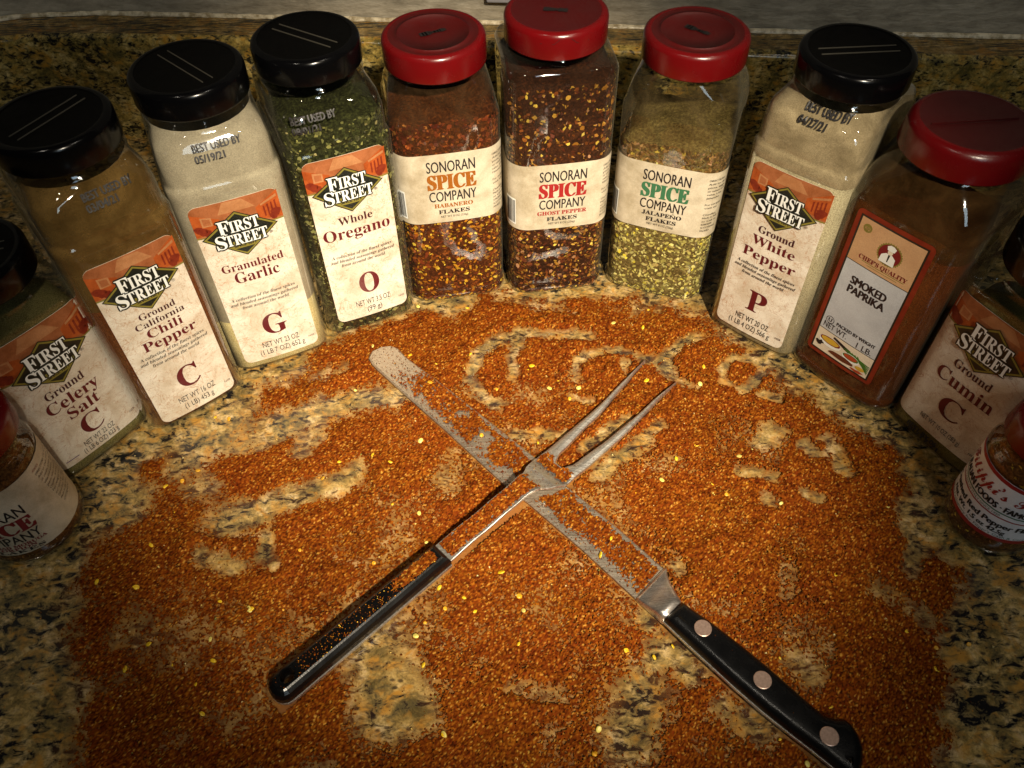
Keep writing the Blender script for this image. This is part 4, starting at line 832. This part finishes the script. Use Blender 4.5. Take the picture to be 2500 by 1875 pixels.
def base_height(x, y):
    z = np.zeros_like(x); k = np.zeros(x.shape, int)     # 0 counter, 1 blade, 2 bolster/handle, 3 fork shank, 4 tine, 5 fork handle, 6 tine gap edge
    m = inside(x, y, inset_poly(bl, -.0 if False else (.0009))); z[m] = .0042; k[m] = 1
    near = inside(x, y, bl) & ~m; k[near] = 9
    m = inside(x, y, HB); k[m] = 9; m = inside(x, y, inset_poly(HB, .0062)); z[m] = .0161; k[m] = 2
    bo = [(.0690, .2068), (.0895, .2255), (.0938, .2008), (.0825, .1905)]; m = inside(x, y, bo); k[m] = 9
    s = (x-FO.x)*fa.x+(y-FO.y)*fa.y; t_ = (x-FO.x)*fb.x+(y-FO.y)*fb.y
    def itab(tab): xs = [a for a, _ in tab]; return np.interp(s, np.linspace(xs[0], xs[-1], 200), [lerp(tab, q) for q in np.linspace(xs[0], xs[-1], 200)])
    c = itab(CEN); hw = itab(HW); zt = itab(ZT); r_ = np.abs(t_-c)
    m = (s > .112) & (s < .2065) & (r_ < hw) & (zt < .012); k[m] = 9; m = (s > .1135) & (s < .2065) & (r_ < hw-.0007); z[m] = zt[m]+.0002; k[m] = 3
    g = itab([(.205, .0010), (.209, .0042), (.216, .0066), (.25, .0090), (.29, .0116), (.318, .01405)]); o_ = itab([(.205, .0134), (.225, .0138), (.26, .0139), (.295, .0142), (.318, .0142)])
    m = (s >= .2065) & (s < .318) & (r_ < o_) & (r_ > g); k[m] = 9; m = (s >= .2065) & (s < .300) & (r_ < o_-.0012) & (r_ > g+.0010); z[m] = zt[m]+.0008; k[m] = 4
    m = (s > -.0095) & (s < .1135) & (r_ < .0085); k[m] = 9; m = (s > -.003) & (s < .1068) & (r_ < .0044) & (np.hypot(s-.0035, t_-.0004) > .0060); z[m] = .0148; k[m] = 5
    return z, k, s, t_
CS = .00078; x_ = np.arange(-.315, .330, CS); y_ = np.arange(.088, .470, CS)
gx, gy = np.meshgrid(x_, y_); nx_, ny_ = len(x_), len(y_)
gx = gx+rng.uniform(-.38, .38, gx.shape)*CS; gy = gy+rng.uniform(-.38, .38, gy.shape)*CS
D = powder_density(gx, gy); RID = RG[0]; bz, kk, fs_, ft_ = base_height(gx, gy)
ks = (gx+.099)*kx+(gy-.408)*ky; kt = (gx+.099)*.733+(gy-.408)*.68     # along and across the blade; kt small = near lower-left edge
edge = sstep(-.0105, -.0055, kt+(fbm(gx, gy, 90, 71)-.5)*.010)
rim = 1-.85*sstep(.0085, .0115, kt+(fbm(gx, gy, 130, 73)-.5)*.006)
onb = rim*sstep(.026, .052, ks+(fbm(gx, gy, 80, 77)-.5)*.03)*(.25+.75*edge)*(1-.8*sstep(.60, .68, fbm(gx, gy, 60, 90)))
Dk = D.copy(); Dk[kk == 1] = (.10+.52*onb)[kk == 1]; Dk[kk == 2] = .004
sh = sstep(.0, .010, fs_-.112); Dk[kk == 3] = (1.0-.93*sstep(.178, .186, fs_)*(1-sstep(.196, .203, fs_)))[kk == 3]
Dk[kk == 4] = (.95*(1-sstep(.204, .216, fs_+(fbm(gx, gy, 120, 95)-.5)*.02))+.02)[kk == 4]
hd = sstep(.074, .092, fs_+(fbm(gx, gy, 120, 96)-.5)*.02); Dk[kk == 5] = (.05+.16*fbm(gx, gy, 140, 97)+.95*hd)[kk == 5]; Dk[kk == 9] = 0
rnd = rng.random(gx.shape)
fine = fbm(gx, gy, 420, 110, 3)
hgt = .00028+.0010*RID*(kk == 0)*np.clip(Dk*1.4, 0, 1)+.0022*np.clip(Dk, 0, 1)*sstep(.42, .70, fbm(gx, gy, 38, 125))*(kk == 0)+.0012*np.clip(Dk, 0, 1)*fbm(gx, gy, 110, 120)+(rnd-.5)*.0009*np.clip(Dk*1.2, .25, 1)+.0005*fine
gz = bz+np.maximum(hgt, .00012)
keepv = rng.random(gx.shape) < np.clip((Dk-.03)*1.6, 0, 1)**1.0*.99
i0 = np.arange(ny_-1)[:, None]*nx_+np.arange(nx_-1)[None, :]
q = np.stack([i0, i0+1, i0+nx_+1, i0+nx_], -1).reshape(-1, 4)
kv = keepv.ravel()[q]; zz = gz.ravel()[q]; kq = kk.ravel()[q]
ok = (kv.sum(1) >= 3) & (kv[:, 0]) & (zz.max(1)-zz.min(1) < .0028) & (kq.max(1) < 9)
q = q[ok]; used = np.unique(q); remap = -np.ones(gx.size, int); remap[used] = np.arange(len(used))
V = np.stack([gx.ravel(), gy.ravel(), gz.ravel()], -1)[used]; Q = remap[q]
me = bpy.data.meshes.new('ground_spice'); me.vertices.add(len(V)); me.vertices.foreach_set('co', V.astype(np.float32).ravel()); me.loops.add(Q.size); me.loops.foreach_set('vertex_index', Q.ravel().astype(np.int32))
me.polygons.add(len(Q)); me.polygons.foreach_set('loop_start', np.arange(0, Q.size, 4, dtype=np.int32)); me.polygons.foreach_set('loop_total', np.full(len(Q), 4, dtype=np.int32)); me.update(calc_edges=True)
def grain_cols(n, br=1.0):
    pal = np.array([(.175, .040, .003), (.105, .019, .002), (.29, .090, .007), (.040, .007, .001), (.50, .25, .04), (.16, .026, .003)]); pr = np.array([.32, .27, .16, .14, .04, .07])
    c = pal[rng.choice(len(pal), n, p=pr)]*rng.uniform(.75, 1.2, (n, 1))*br; return np.concatenate([c, np.ones((n, 1))], 1).astype(np.float32)
cc = grain_cols(len(V)); lowf = fbm(V[:, 0], V[:, 1], 22, 140)[:, None]; cc[:, :3] *= (.78+.42*lowf); cc[:, 1:2] *= (1.12-.25*fbm(V[:, 0], V[:, 1], 35, 150)[:, None])
ca = me.color_attributes.new('col', 'FLOAT_COLOR', 'POINT'); ca.data.foreach_set('color', cc.ravel())
o = link('ground_spice', me, M_grain); tag(o, 'orange brown ground spice strewn over the counter, finger-written letters wiped through it', 'ground spice', kind='stuff')

# loose grains: small tetrahedra, some thrown beyond the sheet
def grains(name, px, py, pz, size, cols, mat=M_grain):
    n = len(px); ang = rng.uniform(0, 6.28, n); V = np.zeros((n, 4, 3)); F = np.zeros((n, 4, 3), int)
    for i, a in enumerate((0, 2.1, 4.2)):
        rr = size*rng.uniform(.45, 1.0, n); V[:, i, 0] = px+rr*np.cos(ang+a); V[:, i, 1] = py+rr*np.sin(ang+a); V[:, i, 2] = pz+size*rng.uniform(0, .25, n)
    V[:, 3, 0] = px+size*rng.uniform(-.3, .3, n); V[:, 3, 1] = py; V[:, 3, 2] = pz+size*rng.uniform(.5, 1.1, n)
    b = np.arange(n)[:, None]*4
    for i, f in enumerate(((0, 1, 3), (1, 2, 3), (2, 0, 3), (2, 1, 0))): F[:, i] = b+np.array(f)[None]
    me = bpy.data.meshes.new(name); F_ = F.reshape(-1, 3); me.vertices.add(n*4); me.vertices.foreach_set('co', V.astype(np.float32).ravel()); me.loops.add(F_.size); me.loops.foreach_set('vertex_index', F_.ravel().astype(np.int32))
    me.polygons.add(len(F_)); me.polygons.foreach_set('loop_start', np.arange(0, F_.size, 3, dtype=np.int32)); me.polygons.foreach_set('loop_total', np.full(len(F_), 3, dtype=np.int32)); me.update(calc_edges=True)
    ca = me.color_attributes.new('col', 'FLOAT_COLOR', 'POINT'); ca.data.foreach_set('color', np.repeat(cols, 4, axis=0).ravel()); return link(name, me, mat)
N = 150000; px = rng.uniform(-.34, .36, N); py = rng.uniform(.085, .475, N); Dg = powder_density(px, py); bz, kk2, s2, t2 = base_height(px, py)
pd = np.clip(Dg*.55, 0, .6)+.012; pd = np.where(kk2 == 1, np.where(((px+.099)*kx+(py-.408)*ky) < .03, .40, .45), pd); pd = np.where(kk2 == 5, .95, pd); pd = np.where(kk2 == 2, .012, pd); pd = np.where(kk2 == 4, .06, pd); pd = np.where(kk2 == 3, .3, pd); pd = np.where(kk2 == 9, 0, pd)
m = rng.random(N) < pd; px, py, bz, kk2 = px[m], py[m], bz[m], kk2[m]; n = len(px); sz = rng.uniform(.0003, .0007, n)
cg = grain_cols(n, 1.15); cg[kk2 == 5, :3] *= 2.2; cg[kk2 == 5, 1] *= 1.3
o = grains('spice_grains', px, py, bz+np.where(kk2 == 0, .0006*np.clip(Dg[m], 0, 1), .0001), sz, cg); tag(o, 'loose orange and red spice grains scattered over counter, knife and fork', 'spice grains', kind='stuff')
# pale bits of chaff
N = 1500; px = rng.uniform(-.30, .32, N); py = rng.uniform(.09, .46, N); Dg = powder_density(px, py); _, k3, _, _ = base_height(px, py); m = (rng.random(N) < .15+Dg*.6) & (k3 == 0); px, py = px[m], py[m]; n = len(px)
cf = np.array([(.62, .42, .12), (.70, .55, .24), (.20, .20, .05), (.55, .25, .04)])[rng.choice(4, n, p=[.4, .25, .1, .25])]; cf = np.concatenate([cf, np.ones((n, 1))], 1).astype(np.float32)
o = grains('spice_chaff', px, py, np.full(n, .0010), rng.uniform(.0007, .0014, n), cf); tag(o, 'pale chaff bits strewn through the orange ground spice', 'chaff', kind='stuff')

# pepper seeds, each one its own
M_seed = []
for nm, c in (('yellow_seed', (.80, .52, .015)), ('golden_seed', (.74, .38, .02)), ('pale_seed', (.78, .66, .16))):
    t = NT(nm); v = t.pos(); a = t.noise(v, 500, 3); t.set(t.mix(.5, c, t.ramp(a, [(.35, (.45, .40, .3)), (.6, (1, 1, 1))]), 'MULTIPLY'), .38); M_seed.append(t.m)
protos = []
for j in range(5):
    q = random.Random(30+j); n = 12; vs = []; fs = []
    for rr, z in ((1.0, .0), (.98, .22), (.70, .42), (.0, .30)):
        if rr == 0: vs.append((0, 0, z*.0018)); continue
        for i in range(n):
            a = 6.283*i/n; w = 1+.16*math.sin(a+j)+.10*math.sin(2*a+2*j)+(.22 if (j % 2 and i == 0) else 0); vs.append((.0018*rr*w*math.cos(a), .0018*rr*w*(.85 if j % 3 else .62)*math.sin(a), .0018*z+(.0004*math.cos(a+j) if rr > .9 else 0)))
    for k in range(2):
        for i in range(n): jn = (i+1) % n; fs.append((k*n+i, k*n+jn, (k+1)*n+jn, (k+1)*n+i))
    for i in range(n): fs.append((2*n+i, 2*n+(i+1) % n, 3*n))
    me = bpy.data.meshes.new('pepper_seed'); me.from_pydata(vs, [], fs); me.materials.append(M_seed[(0, 0, 1, 0, 2)[j]]); me.polygons.foreach_set('use_smooth', [True]*len(fs)); protos.append(me)
q = random.Random(99); sp = list(dict.fromkeys(SEEDS))
while len(sp) < 150:
    x, y = q.uniform(-.27, .27), q.uniform(.10, .455)
    if powder_density(np.array([x]), np.array([y]))[0] > .25 and all(math.hypot(x-a, y-b) > .008 for a, b in sp): sp.append((x, y))
for i, (x, y) in enumerate(sp):
    zb_, kb, _, _ = base_height(np.array([x]), np.array([y])); h = float(zb_[0])
    if kb[0] == 9 or kb[0] in (2, 5): continue
    big = i < len(SEEDS)
    o = bpy.data.objects.new('pepper_seed', q.choice(protos)); COL.objects.link(o); o.location = (x, y, h+.0011); o.rotation_euler = (q.gauss(0, .25), q.gauss(0, .25), q.uniform(0, 6.28)); s_ = q.uniform(.72, 1.12) if big else q.uniform(.38, .75); o.scale = (s_, s_, s_)
    tag(o, 'small yellow pepper seed lying loose on the ground spice', 'pepper seed', 'pepper seeds scattered on the counter')

# ------------------------------------------------------------------ counter, granite upstand, wall
CSZ = .005; xs = np.arange(-1.0, 1.0001, CSZ); ys = np.arange(-.30, .80001, CSZ); X2, Y2 = np.meshgrid(xs, ys); nX = len(xs)
me = bpy.data.meshes.new('countertop'); V = np.stack([X2.ravel(), Y2.ravel(), np.zeros(X2.size)], -1); i0 = np.arange(len(ys)-1)[:, None]*nX+np.arange(nX-1)[None, :]; Q = np.stack([i0, i0+1, i0+nX+1, i0+nX], -1).reshape(-1, 4)
me.vertices.add(len(V)); me.vertices.foreach_set('co', V.astype(np.float32).ravel()); me.loops.add(Q.size); me.loops.foreach_set('vertex_index', Q.ravel().astype(np.int32)); me.polygons.add(len(Q)); me.polygons.foreach_set('loop_start', np.arange(0, Q.size, 4, dtype=np.int32)); me.polygons.foreach_set('loop_total', np.full(len(Q), 4, dtype=np.int32)); me.update(calc_edges=True)
inb = (np.abs(X2) < .36) & (Y2 < .5); dd = np.where(inb, powder_density(X2, Y2), 0); at = me.attributes.new('dust', 'FLOAT', 'POINT'); at.data.foreach_set('value', dd.astype(np.float32).ravel())
ct = link('countertop', me, M_counter); ct['kind'] = 'structure'
fpath = [(-1.0, .28), (-.70, .50), (-.58, .598), (-.50, .655), (-.455, .680), (-.41, .6885), (-.3278, .6836), (-.1157, .6692), (.2038, .6375), (.4012, .6190), (.8, .580), (1.0, .56)]
bpath = [(-1.0, .33), (-.72, .545), (-.60, .638), (-.52, .690), (-.470, .712), (-.425, .7255), (-.36, .7270), (-.2845, .7210), (.0, .6950), (.2142, .6725), (.4267, .6545), (.8, .618), (1.0, .60)]
def resamp(p, n=60):
    P_ = np.array(p); L = np.concatenate([[0], np.cumsum(np.hypot(*np.diff(P_, axis=0).T))]); t_ = np.linspace(0, L[-1], n); return np.stack([np.interp(t_, L, P_[:, 0]), np.interp(t_, L, P_[:, 1])], -1)
fp = resamp(fpath); bp = resamp(bpath); ZT_ = .100; fr = [(0, 0), (0, ZT_-.007), (.0008, ZT_-.0035), (.0030, ZT_-.0010), (.0070, ZT_)]
vs = []; fs = []; m = len(fr)
for (x, y), (xb_, yb_) in zip(fp, bp):
    d = Vector((xb_-x, yb_-y)).normalized()
    for o_, z in fr: vs.append((x+d.x*o_, y+d.y*o_, z))
for k in range(len(fp)-1):
    for i in range(m-1): a = k*m+i; fs.append((a, a+m, a+m+1, a+1))
bs = mesh('backsplash', vs, fs, M_splash, None, smooth=True); bs['kind'] = 'structure'
vs = []; fs = []
for (x, y), (xb_, yb_) in zip(fp, bp):
    d = Vector((xb_-x, yb_-y)).normalized(); vs += [(x+d.x*.007, y+d.y*.007, ZT_), (xb_, yb_, ZT_)]
for k in range(len(fp)-1): a = 2*k; fs.append((a, a+2, a+3, a+1))
lg = mesh('ledge', vs, fs, M_ledge, bs)
# caulk bead and wall
vs = []; fs = []; rr = random.Random(2); bp2 = resamp(bpath, 260)
for x, y in bp2:
    w = .0022+.0010*rr.random()
    for j in range(5): a = math.pi/2*j/4; vs.append((x, y-w*math.cos(a)*1.2, ZT_+.0003+w*math.sin(a)))
for k in range(len(bp2)-1):
    for i in range(4): a = k*5+i; fs.append((a, a+5, a+6, a+1))
wl = mesh('wall', [(x, y+.001, z) for x, y in bp for z in (ZT_-.002, .9)], [(2*k, 2*k+2, 2*k+3, 2*k+1) for k in range(len(bp)-1)], M_wall); wl['kind'] = 'structure'
ck = mesh('caulk_bead', vs, fs, M_caulk, wl, smooth=True)
# grey plate standing on the wall foot behind the caps
slope = math.atan2(-.0260, .2845); pl = tag(empty('wall_plate', (-.015, .6925, .1215), slope), 'flat grey plate low on the wall behind the red caps', 'wall plate')
def box(name, x0, x1, y0, y1, z0, z1, m, par, bev=.001):
    vs = [(x, y, z) for x in (x0, x1) for y in (y0, y1) for z in (z0, z1)]; o = mesh(name, vs, [(0, 1, 3, 2), (4, 6, 7, 5), (0, 4, 5, 1), (2, 3, 7, 6), (0, 2, 6, 4), (1, 5, 7, 3)], m, par); b = o.modifiers.new('bevel', 'BEVEL'); b.width = bev; b.segments = 2; return o
box('plate', 0, .072, -.0045, .0, 0, .16, M_plate, pl, .0015); box('plate_dark_line', -.001, .073, -.0015, .001, -.0012, .16, flat('dark_gap', (.03, .028, .025), .7), pl, .0003)  # dark strip edging the plate's sides and foot
for _o in list(TS.objects): bpy.data.objects.remove(_o)
bpy.data.scenes.remove(TS)
